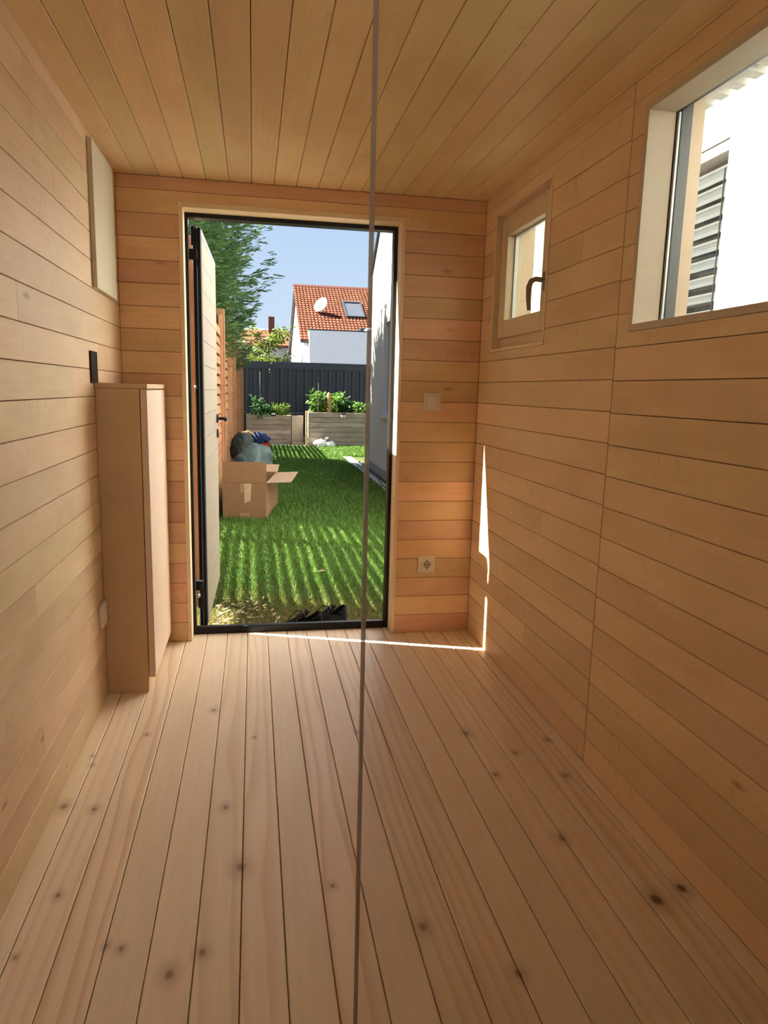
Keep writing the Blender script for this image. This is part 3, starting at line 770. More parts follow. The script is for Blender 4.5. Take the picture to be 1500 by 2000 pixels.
# ------------------------------------------------------------------ dark metal fence at the end
mf = thing('metal_fence', 'anthracite corrugated metal fence closing the garden behind the raised beds', 'fence')
MAT['anth'] = plain('anthracite_sheet', (.024, .031, .046), .5, spec=.3)
MY = 14.98
posts = [-1.5, 1.02, 3.54, 6.06]
for i, px in enumerate(posts):
    MB().box((px - .03, MY - .06, GZ), (px + .03, MY + .02, 1.80), ch=.004).build('post', MAT['anth'], mf)
    MB().box((px - .036, MY - .066, 1.80), (px + .036, MY + .026, 1.825), ch=.004).build('post_cap', MAT['anth'], mf)
    if i < len(posts) - 1:
        mb = MB(); prof = []; xx = px + .03; per = .205
        while xx < posts[i + 1] - .03 - 1e-6:
            prof += [(xx, 0), (xx + .085, 0), (xx + .105, .030), (xx + .185, .030)]; xx += per
        prof = [(min(a, posts[i + 1] - .03), b) for a, b in prof]
        n = len(prof)
        vs_ = [(a, MY + b, z) for z in (GZ + .18, 1.72) for a, b in prof] + [(a, MY + b + .003, z) for z in (GZ + .18, 1.72) for a, b in prof]
        fs_ = [(j, j + 1, n + j + 1, n + j) for j in range(n - 1)] + [(2 * n + j, 2 * n + j + 1, 3 * n + j + 1, 3 * n + j) for j in range(n - 1)]
        mb.add(vs_, fs_); mb.build('sheet_panel', MAT['anth'], mf)
        MB().box((px + .03, MY - .012, 1.705), (posts[i + 1] - .03, MY + .045, 1.885), ch=.004).build('top_rail', MAT['anth'], mf)
        MB().box((px + .03, MY - .012, .60), (posts[i + 1] - .03, MY - .004, .615)).build('cross_rail', plain('grey_rail', (.16, .17, .19), .5), mf)
        MB().box((px + .03, MY - .015, GZ - .05), (posts[i + 1] - .03, MY + .05, GZ + .18)).build('base_board', MAT['slab'], mf)

# ------------------------------------------------------------------ raised beds
MAT['earth'] = plain('dark_earth', (.05, .032, .02), .95, noise=.4, nscale=25, bump=.5, bscale=60)
def raised_bed(label, x0, x1, y0, y1, zt, n, postmat):
    b = thing('raised_bed', label, 'planter', ((x0 + x1) / 2, (y0 + y1) / 2, GZ))
    cx, cyy = (x0 + x1) / 2, (y0 + y1) / 2; hwx, hwy = (x1 - x0) / 2, (y1 - y0) / 2; hh = zt - GZ
    ph = hh / n
    def bd(L, M_):
        mb = plank_mesh(L, ph - .007, .026, .003); mb.build('plank', MAT['bed'], b, M_)
    for k in range(n):
        z = k * ph + .0035
        bd(2 * hwx, FR((-hwx, -hwy + .026 + random.uniform(-.002, .002), z), (1, 0, 0), (0, 0, 1), (0, -1, 0)))
        bd(2 * hwx, FR((-hwx, hwy - .026, z), (1, 0, 0), (0, 0, 1), (0, 1, 0)))
        bd(2 * hwy - .06, FR((-hwx + .026, -hwy + .03, z), (0, 1, 0), (0, 0, 1), (-1, 0, 0)))
        bd(2 * hwy - .06, FR((hwx - .026, -hwy + .03, z), (0, 1, 0), (0, 0, 1), (1, 0, 0)))
    for sx in (-1, 1):
        for sy in (-1, 1):
            MB().box((sx * (hwx - .028) - .0, sy * (hwy - .028), .0), (sx * (hwx - .098), sy * (hwy - .098), hh), ch=.004).build('corner_post', MAT['bedpost'], b)
    MB().box((-hwx + .03, -hwy + .03, .04), (hwx - .03, hwy - .03, hh - .07)).build('soil', MAT['earth'], b)
    return b
BL = raised_bed('brown weathered plank raised bed by the slat fence, left of the pale gap', .40, 1.49, 14.20, 14.86, .575, 6, 0)
BR = raised_bed('grey weathered plank raised bed by the white house, right of the pale gap', 1.87, 4.10, 13.62, 14.50, .675, 7, 0)
gf = thing('garden_gate', 'small beige gate with fresh timber post closing the gap between the raised beds', 'gate', (0, 0, 0))
MB().box((1.515, 14.40, GZ), (1.80, 14.425, .56), ch=.003).build('panel', plain('beige_board', (.42, .375, .32), .75, noise=.06, nscale=8), gf)
MB().box((1.800, 13.60, GZ), (1.846, 13.65, .70), ch=.003).build('gate_post', MAT['bedpost'], gf)
MB().box((1.515, 14.20, GZ + .012), (1.80, 14.26, GZ + .05), ch=.003).build('sill_board', MAT['bedpost'], gf)

# solar lamps clipped on the bed fronts
def clip_lamp(label, loc):
    o = thing('clip_lamp', label, 'lamp', loc)
    MB().box((-.05, -.05, -.03), (.05, -.002, .0), ch=.005).build('housing', MAT['black'], o)
    MB().box((-.045, -.045, .0005), (.045, -.006, .04), ch=.008).build('lens', plain('frosted_lens', (.62, .62, .58), .4), o)
    return o
clip_lamp('small clip-on lamp on the front edge of the left raised bed', (1.055, 14.20, .575))
o = thing('clip_lamp', 'larger clip-on lamp with clear body on the right raised bed', 'lamp', (2.70, 13.62, .655))
MB().box((-.06, -.07, -.02), (.06, -.002, .015), ch=.006).build('housing', MAT['black'], o)
MB().box((-.055, -.066, -.10), (.055, -.006, -.021), ch=.012).build('lens', plain('milky_lens', (.46, .44, .30), .4), o)

# ------------------------------------------------------------------ plants
def leaf_material(name, a, b2, trans=.35):
    m, nt, b, out = new_mat(name)
    geo = nd(nt, 'NewGeometry')
    c = mixc(nt, geo.outputs['Random Per Island'], a, b2)
    nt.links.new(c, b.inputs['Base Color']); b.inputs['Roughness'].default_value = .5; b.inputs['Specular IOR Level'].default_value = .3
    tr = nd(nt, 'BsdfTranslucent'); nt.links.new(c, tr.inputs[0])
    mx = nd(nt, 'MixShader', {0: trans, 1: b.outputs[0], 2: tr.outputs[0]}); nt.links.new(mx.outputs[0], out.inputs[0])
    return m
MAT['stem'] = plain('green_stem', (.10, .15, .04), .6)
MAT['bark'] = plain('brown_bark', (.10, .07, .05), .9, noise=.3, nscale=20)
def bush(name, label, loc, h, r, n_st, leaves, L, mats, droop=.5, seed=1, group=None):
    rs = random.Random(seed)
    t = thing(name, label, 'plant', loc, group=group)
    st = MB(); lv = MB()
    for s in range(n_st):
        a = rs.uniform(0, 2 * PI); q = rs.uniform(0, 1) ** .6 * r
        hh = h * rs.uniform(.72, 1.0) * (1 - .25 * q / r)
        pts = []
        for k in range(6):
            u = k / 5
            pts.append((math.cos(a) * q * (.25 + .75 * u), math.sin(a) * q * (.25 + .75 * u), hh * u - .04 * (1 - u)))
        st.tube(pts, [.006, .006, .005, .004, .003, .002], 5)
        for k in range(leaves):
            u = rs.uniform(.12, 1.0); i = min(int(u * 5), 4); f = u * 5 - i
            p = Vector(pts[i]).lerp(Vector(pts[i + 1]), f)
            az = rs.uniform(0, 2 * PI); el = rs.uniform(-.9, .5) if rs.random() < droop else rs.uniform(-.2, .9)
            ll = L * rs.uniform(.6, 1.25)
            p2 = p + Vector((math.cos(az), math.sin(az), .2)) * ll * .5
            leaf_quad(lv, p2, ll, ll * .5, az, el, rs.uniform(-.6, .6))
    st.build('stem', MAT['stem'], t)
    o = lv.build('leaves', mats, t); o['kind'] = 'stuff'
    return t
MAT['lf_bright'] = leaf_material('bright_leaves', (.12, .23, .030, 1), (.055, .13, .020, 1))
MAT['lf_dark'] = leaf_material('dark_leaves', (.05, .115, .03, 1), (.03, .075, .03, 1))
MAT['lf_yellow'] = leaf_material('yellow_green_leaves', (.22, .27, .035, 1), (.13, .19, .028, 1))
zR, zL = .61, .51
bush('bushy_plant', 'tall bushy green plant at the left end of the right raised bed', (2.12, 14.0, zR), .72, .30, 9, 34, .12, MAT['lf_bright'], seed=3)
bush('bushy_plant', 'tall bushy green plant right behind the orange stake in the right bed', (2.62, 14.1, zR), .66, .24, 8, 32, .12, MAT['lf_bright'], seed=4)
bush('bushy_plant', 'low dark bushy plant in the middle of the right raised bed', (2.86, 13.95, zR), .46, .24, 8, 30, .11, MAT['lf_dark'], seed=5)
bush('bushy_plant', 'low bright bushy plant at the right end of the right bed by the wall', (3.22, 13.95, zR), .46, .28, 9, 32, .11, MAT['lf_bright'], seed=6)
bush('bushy_plant', 'low yellow-green plant in front of the orange stake', (2.32, 13.85, zR), .34, .16, 7, 26, .09, MAT['lf_yellow'], seed=8)
bush('bushy_plant', 'upright green plant partly hidden at the white wall edge of the right bed', (3.55, 14.1, zR), .58, .22, 6, 26, .10, MAT['lf_bright'], seed=9)
bush('leafy_plant', 'dark arching plant standing tall at the back of the left raised bed', (.70, 14.62, zL), .66, .16, 7, 26, .11, MAT['lf_dark'], seed=10)
bush('leafy_plant', 'bluish dark plant in the middle of the left raised bed', (.92, 14.45, zL), .38, .22, 8, 26, .10, MAT['lf_dark'], seed=11)
bush('leafy_plant', 'green bushy plant near the right corner of the left raised bed', (1.34, 14.5, zL), .36, .14, 6, 26, .09, MAT['lf_bright'], seed=13)
bush('ground_cover_plant', 'low creeping grey-green plants along the front of the left bed', (.80, 14.33, zL), .12, .42, 16, 16, .07, MAT['lf_dark'], seed=14)
# spiky yellow-green plant
sp_ = thing('spiky_plant', 'yellow-green upright spiky plant in the left raised bed', 'plant', (1.16, 14.48, zL))
mb = MB(); rs = random.Random(5)
for i in range(34): leaf_quad(mb, (rs.uniform(-.07, .07), rs.uniform(-.07, .07), 0), rs.uniform(.25, .48), .035, rs.uniform(0, 6.28), rs.uniform(1.0, 1.5), rs.uniform(-1, 1))
o = mb.build('leaves', MAT['lf_yellow'], sp_); o['kind'] = 'stuff'
mb = MB()
for i in range(26): leaf_quad(mb, (rs.uniform(-.10, .10), rs.uniform(-.04, .10), 0), rs.uniform(.06, .13), .05, rs.uniform(0, 6.28), rs.uniform(.2, 1.3), rs.uniform(-1, 1))
o = mb.build('base_leaves', MAT['lf_yellow'], sp_); o['kind'] = 'stuff'
# stakes
st = MB().lathe([(.05, 0), (.052, .1), (.046, .18), (.055, .26), (.048, .34), (.054, .42), (.045, .50), (.02, .53)], 14, Matrix.Translation((2.375, 13.80, .62)))
tag(shade_angle(st.build('terracotta_stake', plain('terracotta', (.48, .24, .10), .8, noise=.1))), 'knobbly orange terracotta stake standing in the right raised bed', 'stake')
tag(MB().tube([(2.115, 13.78, .6), (2.115, 13.78, 1.37)], .007, 6).build('plant_stake', MAT['steel']), 'thin metal plant stake among the tall plants of the right bed', 'stake')
tag(MB().tube([(.745, 14.80, .5), (.742, 14.8, 1.62)], .006, 6).build('plant_stake', plain('bamboo', (.45, .42, .36), .6)), 'thin pale plant stake at the back of the left bed', 'stake')

# ------------------------------------------------------------------ crumpled bags, box, bucket
def crumple(name, label, cat, loc, sx, sy, sz, mat, seed, amp=.16, fr=5.0, rot=0.0, fold=1.0):
    bm = bmesh.new(); bmesh.ops.create_icosphere(bm, subdivisions=5, radius=1.0)
    from mathutils import noise as mn
    for v in bm.verts:
        p = v.co.copy(); q = Vector((p.x * fr * .5 + seed, p.y * fr * .5, p.z * fr * .5))
        d = mn.noise(q) * .5 + abs(mn.noise(q * 2.1 + Vector((3, 1, seed)))) * .6 * fold - .15
        ridge = abs(mn.noise(Vector((p.x * 2.2 + seed, p.y * 9.0, p.z * 3.0)))) * .35 * fold
        s = 1 + amp * (d * 1.6 + ridge)
        v.co = Vector((p.x * s * sx, p.y * s * sy, max(p.z * s * sz, -sz * .93)))
    me = bpy.data.meshes.new(name); bm.to_mesh(me); bm.free(); me.materials.append(mat)
    me.polygons.foreach_set('use_smooth', [True] * len(me.polygons))
    o = bpy.data.objects.new(name, me); COL.objects.link(o); o.location = loc; o.rotation_euler = (0, 0, rot)
    if label: tag(o, label, cat)
    return o
MAT['tarp'] = plain('green_grey_tarpaulin', (.050, .075, .078), .5, noise=.2, nscale=6, spec=.3)
bagz = thing('garden_sack', 'large dark green tarpaulin garden sack slumped behind the cardboard box', 'sack', (.545, 5.80, GZ))
b_ = crumple('sack_body', None, None, (0.0, 0, .33), .27, .42, .36, MAT['tarp'], 2.0, amp=.10, fr=3, fold=.8); b_.parent = bagz
b_ = crumple('sack_shoulder', None, None, (-.11, .06, .58), .16, .30, .22, plain('dark_tarpaulin_inside', (.020, .026, .024), .7, spec=.15, noise=.2, nscale=7), 6.0, amp=.10, fr=3, fold=.8); b_.parent = bagz
b_ = crumple('sack_flap', None, None, (.06, .10, .50), .20, .30, .16, MAT['tarp'], 9.0, amp=.12, fr=3, rot=.4, fold=.8); b_.parent = bagz
# pieces of bark and a stick that poke out of the sack
tag(MB().tube([(.36, 5.9, .62), (.50, 6.6, .62), (.56, 6.9, .56)], .015, 7).build('wooden_stick', MAT['bedpost']), 'pale wooden stick poking out behind the garden sack', 'stick')
crumple('blue_cloth', 'crumpled dark blue cloth lying over the red bucket', 'cloth', (.70, 11.5, .17), .18, .16, .12, plain('navy_cloth', (.018, .035, .11), .8), 3.0, amp=.35, fr=5)
bk = thing('red_bucket', 'small red bucket standing on the lawn beside the left raised bed', 'bucket', (.80, 11.45, GZ))
shade_angle(MB().lathe([(.085, 0), (.11, .24), (.117, .25), (.108, .25), (.083, .01), (0, .008)], 24, caps=False).build('pail', plain('red_plastic', (.55, .045, .03), .4), bk))
MB().tube([(-.112, 0, .24), (-.10, .06, .15), (0, .118, .10), (.10, .06, .15), (.112, 0, .24)], .004, 6).build('bucket_handle', MAT['steel'], bk)
wbm = plain('white_film', (.72, .72, .70), .5)
wt_ = thing('plastic_bag', 'crumpled white plastic bag lying on the lawn before the right raised bed', 'bag', (2.26, 13.45, GZ))
for (dx, dzz, s, sd) in ((-.12, .085, .15, 1.5), (.10, .06, .13, 4.2)):
    b_ = crumple('bag_lobe', None, None, (dx, 0, dzz), s, .12, .095, wbm, sd, amp=.3, fr=5); b_.parent = wt_
b_ = crumple('bag_knot', None, None, (.05, -.02, .17), .06, .05, .075, plain('dark_print', (.10, .10, .09), .6), 8.2, amp=.3, fr=5); b_.parent = wt_

MAT['card'] = plain('brown_cardboard', (.20, .115, .060), .85, noise=.05, nscale=14, spec=.15)
MAT['card_in'] = plain('pale_cardboard', (.28, .195, .13), .85, noise=.05, nscale=14, spec=.15)
bx = thing('cardboard_box', 'open brown cardboard box with tape standing on the lawn by the fence', 'box', (.478, 3.985, GZ), math.radians(-8.6))
bw, bd_, bh, th = .225, 1.00, .395, .006
mb = MB()
mb.box((-bw, 0, .002), (bw, th, bh)); mb.box((-bw, bd_ - th, .002), (bw, bd_, bh)); mb.box((-bw, th, .002), (-bw + th, bd_ - th, bh)); mb.box((bw - th, th, .002), (bw, bd_ - th, bh)); mb.box((-bw + th, th, .002), (bw - th, bd_ - th, .002 + th))
mb.build('box_body', MAT['card'], bx)
def flap(nm, L, dpt, M_):
    MB().box((0, 0, -.003), (L, dpt, .003)).build('flap', MAT[nm], bx, M_)
# near flap stands upright, right flap hangs outward, far flap upright, left flap leans on the fence
flap('card', 2 * bw, .215, FR((-bw, .003, bh), (1, 0, 0), (0, .06, .998), (0, -.998, .06)))
a_ = math.radians(3)
flap('card_in', bd_ * .94, .255, FR((bw, .015, bh), (-.02, 1, 0), (math.cos(a_), 0, math.sin(a_)), (math.sin(a_), 0, -math.cos(a_))))
flap('card_in', 2 * bw, .20, FR((-bw, bd_ - .003, bh), (1, 0, 0), (0, .94, .34), (0, -.34, .94)))
flap('card', bd_ * .95, .215, FR((-bw + .004, .02, bh - .004), (0, 1, 0), (.97, 0, -.24), (-.24, 0, -.97)))
MAT['tape'] = plain('pale_packing_tape', (.38, .29, .19), .35)
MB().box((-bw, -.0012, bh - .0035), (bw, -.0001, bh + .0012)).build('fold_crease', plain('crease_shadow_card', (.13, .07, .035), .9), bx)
MB().prism([(.000, .385), (.072, .388), (.062, .205), (-.003, .18)], -.0025, -.0004, 1).build('tape', MAT['tape'], bx)
MB().prism([(-.04, .385), (.0, .386), (-.004, .29), (-.044, .29)], -.0016, -.0003, 1).build('tape', plain('thin_tape', (.255, .16, .09), .4), bx)
MB().prism([(-.045, .075), (.055, .078), (.052, .004), (-.045, .004)], -.0016, -.0003, 1).build('tape', plain('thin_tape_low', (.255, .16, .09), .4), bx)

# ------------------------------------------------------------------ pair of black shoes on the grass
MAT['shoe'] = plain('black_mesh_fabric', (.004, .004, .0045), .85, spec=.15, noise=.3, nscale=120)
MAT['sole'] = plain('pale_sole', (.38, .32, .28), .6)
MAT['lace'] = plain('black_lace', (.006, .006, .006), .7)
def shoe(label, loc, rz, side):
    t = thing('shoe', label, 'shoe', loc, rz)
    # outline: toe at -x, heel at +x
    def outline(u):       # half widths (inner, outer) along the length
        w = .036 + .012 * math.sin(min(1, (1 - u) * 1.25) * PI * .75)
        if u < .16: w *= math.sqrt(max(0, 1 - ((.16 - u) / .16) ** 2)) * .96 + .04
        if u > .90: w *= math.sqrt(max(0, 1 - ((u - .90) / .105) ** 2))
        return max(w, .004)
    L = .285; n = 22
    us = [i / (n - 1) for i in range(n)]
    s = MB(); rings = 14
    V = []; 
    def ring_at(u, zlo, zhi, k):
        w = outline(u); x = -L / 2 + L * u; off = .008 * side * math.sin(u * PI)
        out = []
        for j in range(k):
            a = 2 * PI * j / k
            out.append((x, off + w * math.copysign(abs(math.cos(a)) ** .55, math.cos(a)), (zlo + zhi) / 2 + (zhi - zlo) / 2 * math.copysign(abs(math.sin(a)) ** .5, math.sin(a))))
        return out
    # sole
    for u in us:
        lift = .018 * max(0, (.25 - u) / .25) ** 1.6
        V += ring_at(u, lift, .026 + lift * .8, rings)
    F = [(i * rings + j, i * rings + (j + 1) % rings, (i + 1) * rings + (j + 1) % rings, (i + 1) * rings + j) for i in range(n - 1) for j in range(rings)]
    F += [tuple(range(rings)), tuple((n - 1) * rings + j for j in range(rings - 1, -1, -1))]
    s.add(V, F); shade_angle(s.build('sole', MAT['sole'], t), 50)
    # upper: open shell whose rim rises to the heel collar
    up = MB(); V = []; K = 15
    def rim(u):           # height of the upper at u
        if u < .18: return .045 + .022 * u / .18
        if u < .52: return .067 + .030 * (u - .18) / .34
        if u < .75: return .097 - .020 * math.sin((u - .52) / .23 * PI * .5)
        return .077 + .035 * ((u - .75) / .25) ** 1.2
    for u in us:
        w = outline(u) * 1.0; x = -L / 2 + L * u; off = .008 * side * math.sin(u * PI); z0 = .022 + .018 * max(0, (.25 - u) / .25) ** 1.6; zt = rim(u)
        openw = 0.0 if u < .48 else min(1.0, (u - .48) / .12)
        for j in range(K):
            a = PI * j / (K - 1)
            yy = math.cos(a); zz = math.sin(a)
            if openw > 0:      # pull the roof of the shell apart to leave the foot opening
                yy = math.copysign(max(abs(math.cos(a)), .72 * openw), math.cos(a) if abs(math.cos(a)) > 1e-6 else 1)
            V.append((x, off + w * yy * (1 - .18 * zz), z0 + (zt - z0) * zz ** .75))
    F = []
    for i in range(n - 1):
        for j in range(K - 1):
            if us[i] >= .50 and j in (K // 2 - 1, K // 2): continue
            F.append((i * K + j, i * K + j + 1, (i + 1) * K + j + 1, (i + 1) * K + j))
    up.add(V, F); uo = up.build('upper', MAT['shoe'], t)
    sm = uo.modifiers.new('thick', 'SOLIDIFY'); sm.thickness = .006; sm.offset = -1
    shade_angle(uo, 60)
    hb = MB()             # padded collar round the heel
    pts = []
    for j in range(13):
        a = -PI * .62 + PI * 1.24 * j / 12
        pts.append((-L / 2 + L * .80 + .045 * math.cos(a), .029 * math.sin(a), .079 + .030 * max(0, math.cos(a))))
    hb.tube(pts, .009, 8); shade_angle(hb.build('heel_collar', MAT['shoe'], t), 70)
    MB().box((-L / 2 + .02, -.030, .024), (L / 2 - .02, .030, .034)).build('insole', MAT['lace'], t)
    tg = MB(); tg.prism([(-.030, .062), (.055, .128), (.062, .124), (-.022, .056)], -.022, .022, 1); tg.build('tongue', MAT['shoe'], t)
    lc = MB()
    for k in range(4):
        x = -.040 + .022 * k; z = .078 + .0135 * k
        lc.tube([(x, -.030, z - .012), (x + .008, 0, z + .006), (x + .002, .030, z - .012)], .0028, 6)
    lc.tube([(.03, .0, .122), (.015, -.030, .124), (-.01, -.045, .10), (-.02, -.02, .108), (.02, .0, .122)], .0025, 6)
    lc.tube([(.03, .0, .122), (.005, .035, .122), (-.03, .05, .09), (-.05, .055, .05)], .0025, 6)
    lc.build('laces', MAT['lace'], t)
    return t
shoe('black laced shoe on the grass, nearer the door hinge, toe pointing left', (.815, .46, GZ + .004), math.radians(14), 1)
shoe('black laced shoe on the grass, behind and right of its mate', (.975, .54, GZ + .004), math.radians(24), -1)

# ------------------------------------------------------------------ trees
def cypress(label, loc, height, seed):
    t = thing('cypress_tree', label, 'tree', loc)
    r = np.random.default_rng(seed)
    MB().tube([(0, 0, -.1), (.03, .02, 2), (0, 0, height * .6), (0, 0, height * .97)], [.17, .14, .08, .02], 10).build('trunk', MAT['bark'], t)
    P = []; 
    nb = int(175 * height); br = MB()
    for i in range(nb):
        z = 1.2 + (height - 1.4) * r.random() ** 1.35
        rad = 2.28 * (1 - ((z - 1.2) / (height - .6)) ** 1.6) * r.uniform(.62, 1.08) + .25
        if z < 2.6: rad *= .80 + .20 * max(0, (z - 1.6))
        az = r.uniform(0, 2 * PI)
        if math.cos(az) < -.2 and r.random() < .62: continue
        rise = r.uniform(.05, .42); sag = r.uniform(.0, .25)
        d = np.array([math.cos(az), math.sin(az), 0.0]); s = np.array([-math.sin(az), math.cos(az), 0.0]); upv = np.array([0, 0, 1.0])
        m = 15
        pts = []
        for k in range(m):
            u = k / (m - 1)
            pts.append(d * rad * u + upv * (z + rad * (rise * u - sag * math.sin(u * PI) * .5 + .22 * u ** 3)))
        if i % 6 == 0: br.tube([tuple(p) for p in pts[::4]], [.022, .014, .009, .005][:len(pts[::4])], 5)
        for k in range(3, m):
            u = k / (m - 1); Lt = .46 * (1.15 - u) ** .55 * r.uniform(.7, 1.2) * min(1.0, .5 + rad / 3)
            for sgn in (-1, 1, 0):
                dirv = d * (1.0 if sgn else 1.3) + s * sgn * .50 + upv * r.uniform(-.10, .40); dirv /= np.linalg.norm(dirv)
                q0 = pts[k] + r.normal(0, .02, 3)
                for tw in range(5):
                    a0 = q0 + dirv * Lt * tw * .19
                    dv = dirv + r.normal(0, .20, 3); dv /= np.linalg.norm(dv)
                    wv = np.cross(dv, upv + r.normal(0, .5, 3)); wv /= np.linalg.norm(wv) + 1e-6
                    l2 = Lt * r.uniform(.40, .70); w2 = .0145 * r.uniform(.7, 1.3)
                    P.append(np.stack([a0 - wv * w2 * .6, a0 + dv * l2 * .45 - wv * w2, a0 + dv * l2, a0 + dv * l2 * .45 + wv * w2]))
    P = np.array(P); n = len(P)
    o = tri_obj('needle_sprays', P.reshape(-1, 3), np.arange(n * 4).reshape(n, 4), MAT['cyp'], t); o['kind'] = 'stuff'
    br.build('branches', MAT['bark'], t)['kind'] = 'stuff'
MAT['cyp'] = leaf_material('cypress_sprays', (.115, .195, .060, 1), (.045, .100, .042, 1), .35)
cypress('tall dark green cypress with feathery branches behind the slat fence', (-1.45, 8.9, GZ), 6.2, 3)
cypress('nearer dark cypress behind the slat fence, mostly hidden by the open door leaf', (-1.60, 6.2, GZ), 4.7, 5)

def leafy_tree(name, label, loc, h, r, n, L, mat, seed, trunk=.05, zlow=.35):
    t = thing(name, label, 'tree', loc)
    rs = random.Random(seed); lv = MB(); tr = MB()
    tr.tube([(0, 0, -.1), (.02, .0, h * .4), (0, .02, h * .85)], [trunk, trunk * .8, trunk * .3], 8)
    tips = []
    for k in range(26):
        z = h * rs.uniform(zlow, .82); a = rs.uniform(0, 2 * PI); q = r * rs.uniform(.5, 1.0) * (1 - max(0, z / h - .55) * .9)
        tip = (math.cos(a) * q, math.sin(a) * q, min(h, z + rs.uniform(.15, .45) * q + .2))
        tr.tube([(0, 0, z), (tip[0] * .5, tip[1] * .5, z + (tip[2] - z) * .4), tip], [trunk * .3, trunk * .2, .004], 5)
        tips.append(((0, 0, z), tip))
    for k in range(n):
        (a, b2) = rs.choice(tips); u = rs.uniform(.35, 1.05)
        p = Vector(a).lerp(Vector(b2), u) + Vector((rs.gauss(0, .12 * r), rs.gauss(0, .12 * r), rs.gauss(0, .10 * r)))
        ll = L * rs.uniform(.6, 1.3)
        leaf_quad(lv, p, ll, ll * .45, rs.uniform(0, 6.28), rs.uniform(-.7, .8), rs.uniform(-1, 1))
    tr.build('trunk', MAT['bark'], t)
    o = lv.build('leaves', mat, t); o['kind'] = 'stuff'
MAT['lf_tree'] = leaf_material('fruit_tree_leaves', (.17, .20, .030, 1), (.08, .125, .022, 1))
leafy_tree('fruit_tree', 'small yellow-green fruit tree behind the dark metal fence', (1.02, 18.0, GZ), 3.35, .85, 2300, .12, MAT['lf_tree'], 4)
leafy_tree('garden_tree', 'rounded green tree low behind the metal fence beside the fruit tree', (.25, 20.5, GZ), 3.2, 1.1, 1800, .15, leaf_material('garden_tree_leaves', (.10, .145, .025, 1), (.05, .09, .02, 1)), 6)

# ------------------------------------------------------------------ neighbour's house with the tiled roof
rh = thing('tiled_roof_house', 'white house with red tiled roof, dish and roof window beyond the fence', 'house')
RX0, RX1 = 3.36, 12.0; RYF, RYR, RZR, SL = 37.0, 43.5, 7.66, .53
def rz_(y): return RZR - (RYR - y) * SL
MAT['wallw'] = plain('white_house_render', (.80, .80, .80), .9, noise=.02, nscale=3, spec=.1)
mb = MB(); mb.prism([(RYF, GZ - .2), (RYF, rz_(RYF) - .12), (RYR, RZR - .12), (2 * RYR - RYF, rz_(RYF) - .12), (2 * RYR - RYF, GZ - .2)], RX0, RX1, 0)
mb.build('wall', MAT['wallw'], rh)
MB().box((3.60, 36.0, GZ - .2), (10.5, 40.3, 4.40)).build('extension', MAT['wallw'], rh)
MB().box((3.57, 35.97, 4.40), (10.55, 40.3, 4.46)).build('parapet_cap', MAT['anth'], rh)
sl_ = math.hypot(1, SL)
rb = MB()
for sgn in (1, -1):
    ye = 36.3 if sgn > 0 else 2 * RYR - 36.3
    rb.prism([(ye, rz_(36.3) - .13), (ye, rz_(36.3)), (RYR, RZR), (RYR, RZR - .13)], RX0 - .22, RX1, 0)
rb.build('roof_deck', plain('dark_verge', (.06, .05, .055), .7), rh)
def roof_tiles():
    # interlocking pans: one arched strip for every tile, courses overlapping down the slope
    V = []; F = []
    tw, tl = .205, .345; nx = int((RX1 - RX0 + .2) / tw); nr = int(((RYR - 36.3) * sl_) / tl) + 1
    sy, sz = 1 / sl_, SL / sl_
    for r in range(nr):
        s0 = r * tl; s1 = min(s0 + tl + .02, (RYR - 36.3) * sl_ + .05)
        for c in range(nx):
            x0 = RX0 - .24 + c * tw; b = len(V)
            for (s, lift) in ((s0, .075), (s1, .030)):
                for k in range(5):
                    u = k / 4; hgt = lift + .045 * math.sin(u * PI) 
                    x = x0 + u * tw * .97
                    V.append((x, 36.3 + s * sy - hgt * sz, rz_(36.3) + s * sz + hgt * sy))
            for k in range(4): F.append((b + k, b + k + 1, b + 5 + k + 1, b + 5 + k))
            V.append((x0, 36.3 + s0 * sy, rz_(36.3) + s0 * sz)); V.append((x0 + tw * .97, 36.3 + s0 * sy, rz_(36.3) + s0 * sz)); q = len(V) - 2
            F.append((q, q + 1, b + 4, b + 2)); F.append((q, b + 2, b + 1, b))
    mb = MB(); mb.v = V; mb.f = F
    m, nt, b, out = new_mat('clay_roof_tiles'); geo = nd(nt, 'NewGeometry')
    c = mixc(nt, geo.outputs['Random Per Island'], (.165, .057, .034), (.115, .037, .022)); nt.links.new(c, b.inputs['Base Color']); b.inputs['Roughness'].default_value = .9; b.inputs['Specular IOR Level'].default_value = .08
    o = mb.build('roof_tiles', m, rh); o['kind'] = 'stuff'
    rg = MB()
    x = RX0 - .25
    while x < RX1:
        rg.prism([(RYR - .11, RZR + .05), (RYR - .06, RZR + .15), (RYR + .06, RZR + .15), (RYR + .11, RZR + .05)], x, x + .36, 0); x += .38
    o = rg.build('ridge_tiles', plain('ridge_clay', (.24, .085, .06), .8), rh); o['kind'] = 'stuff'
roof_tiles()
n_ = Vector((0, -SL, 1)).normalized(); d_ = Vector((0, 1, SL)).normalized()
p0 = Vector((6.0, 39.15, rz_(39.15)))
sk = MB(); Ms = FR(p0, (1, 0, 0), d_, n_)
for A, B in (((0, 0, .02), (1.15, .14, .20)), ((0, 2.15, .02), (1.15, 2.33, .22)), ((0, .14, .02), (.09, 2.15, .20)), ((1.06, .14, .02), (1.15, 2.15, .20))): sk.box(A, B, Ms)
so2 = sk.build('roof_window', plain('roof_window_frame', (.035, .04, .05), .6, spec=.15), rh)
MB().box((.09, .14, .05), (1.06, 2.15, .16), Ms).build('pane', plain('roof_window_blind', (.055, .062, .085), .6, spec=.12), so2)
dp = Vector((4.55, 39.55, rz_(39.8) + .45))
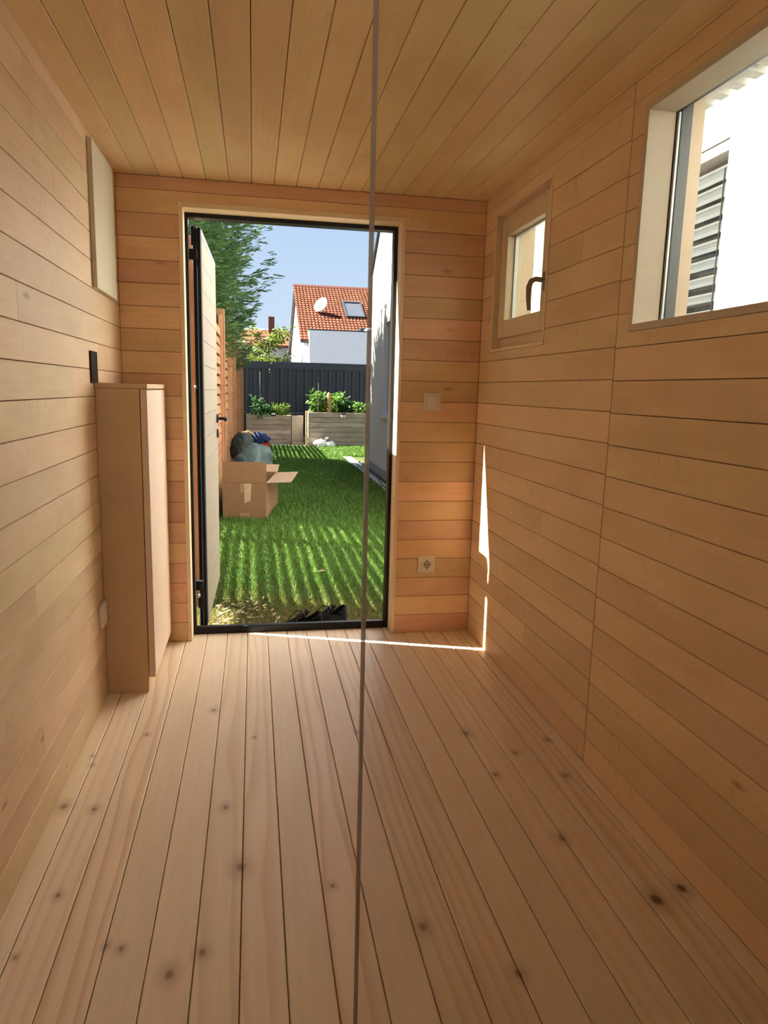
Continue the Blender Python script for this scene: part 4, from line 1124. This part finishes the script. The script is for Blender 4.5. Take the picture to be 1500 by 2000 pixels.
Md = Matrix.Translation(dp) @ Vector((-.62, -.62, .42)).to_track_quat('Z', 'Y').to_matrix().to_4x4()
ds = MB().lathe([(.0, -.10), (.16, -.085), (.32, -.04), (.46, .02), (.47, .03), (.32, -.02), (.16, -.065), (.0, -.08)], 28, Md, caps=False)
do = ds.build('satellite_dish', plain('white_dish', (.80, .80, .78), .5), rh, smooth=True)
MB().tube([tuple(Md @ Vector((0, -.44, .0))), tuple(Md @ Vector((0, -.30, .42)))], .018, 6).build('feed_arm', MAT['steel'], do)
MB().tube([(4.72, 39.85, rz_(39.85)), (4.72, 39.75, rz_(39.85) + .35), tuple(Md @ Vector((0, 0, -.10)))], .04, 8).build('dish_mast', MAT['steel'], do)
MB().box((4.25, 37.6, 4.46), (5.45, 38.2, 4.56), ch=.02).build('roof_box', plain('pale_roof_box', (.55, .57, .58), .5), rh)
MB().box((6.55, 37.0, 4.46), (7.95, 37.5, 4.72), ch=.02).build('unit_housing', MAT['anth'], rh)
MB().lathe([(.30, 0), (.28, .12), (.16, .22), (0, .25)], 18, Matrix.Translation((7.02, 36.75, 4.46))).build('dome_light', plain('dome', (.75, .75, .78), .3), rh)
for (ya, yb, zb, zt) in ((37.3, 38.2, 2.2, 3.3), (45.2, 46.2, 2.2, 3.3), (44.6, 45.1, 4.6, 6.0)):
    f_ = MB().box((RX0 - .012, ya, zb), (RX0 - .001, yb, zt)).build('window', plain('grey_frame', (.45, .47, .5), .5), rh)
    MB().box((RX0 - .018, ya + .1, zb + .1), (RX0 - .0125, yb - .1, zt - .1)).build('pane', MAT['pane_dark'], f_)

# far house and hills
fh = thing('far_house', 'distant house with long orange roof behind the fruit tree', 'house')
MB().box((-1.0, 55.0, GZ - .2), (4.6, 62, 4.55)).build('wall', plain('grey_house_wall', (.35, .36, .37), .9), fh)
MB().prism([(54.6, 4.45), (54.6, 4.62), (58.5, 6.05), (62.4, 4.62), (62.4, 4.45)], -1.3, 4.9, 0).build('roof', plain('orange_tiles', (.15, .055, .035), .9, spec=.08, noise=.15, nscale=3), fh)
ca = MB().box((1.85, 57.6, 5.4), (2.35, 58.3, 7.1)).build('chimney', plain('brick_chimney', (.13, .06, .04), .9), fh)
for xx in (.3, 1.6, 2.9):
    f_ = MB().box((xx, 54.96, 2.4), (xx + .9, 54.99, 3.6)).build('window', plain('white_frame', (.7, .7, .7), .5), fh)
    MB().box((xx + .08, 54.95, 2.48), (xx + .82, 54.958, 3.52)).build('pane', MAT['pane_dark'], f_)
hv = []; hf = []; NX = 60
for i in range(NX + 1):
    x = -170 + 340 * i / NX
    for j, (y, hmul) in enumerate(((130, 0), (150, .6), (175, 1.0), (230, .9))):
        hv.append((x, y, GZ + hmul * (15.2 - .018 * (x - 6) + 1.6 * math.sin(x * .045) + .6 * math.sin(x * .21 + j))))
for i in range(NX):
    for j in range(3): hf.append((i * 4 + j, (i + 1) * 4 + j, (i + 1) * 4 + j + 1, i * 4 + j + 1))
mb = MB(); mb.v = hv; mb.f = hf
tag(mb.build('hill', plain('wooded_hill', (.12, .17, .13), .95, noise=.25, nscale=.25, spec=.05), smooth=True), 'low wooded hill on the horizon', 'hill', kind='structure')
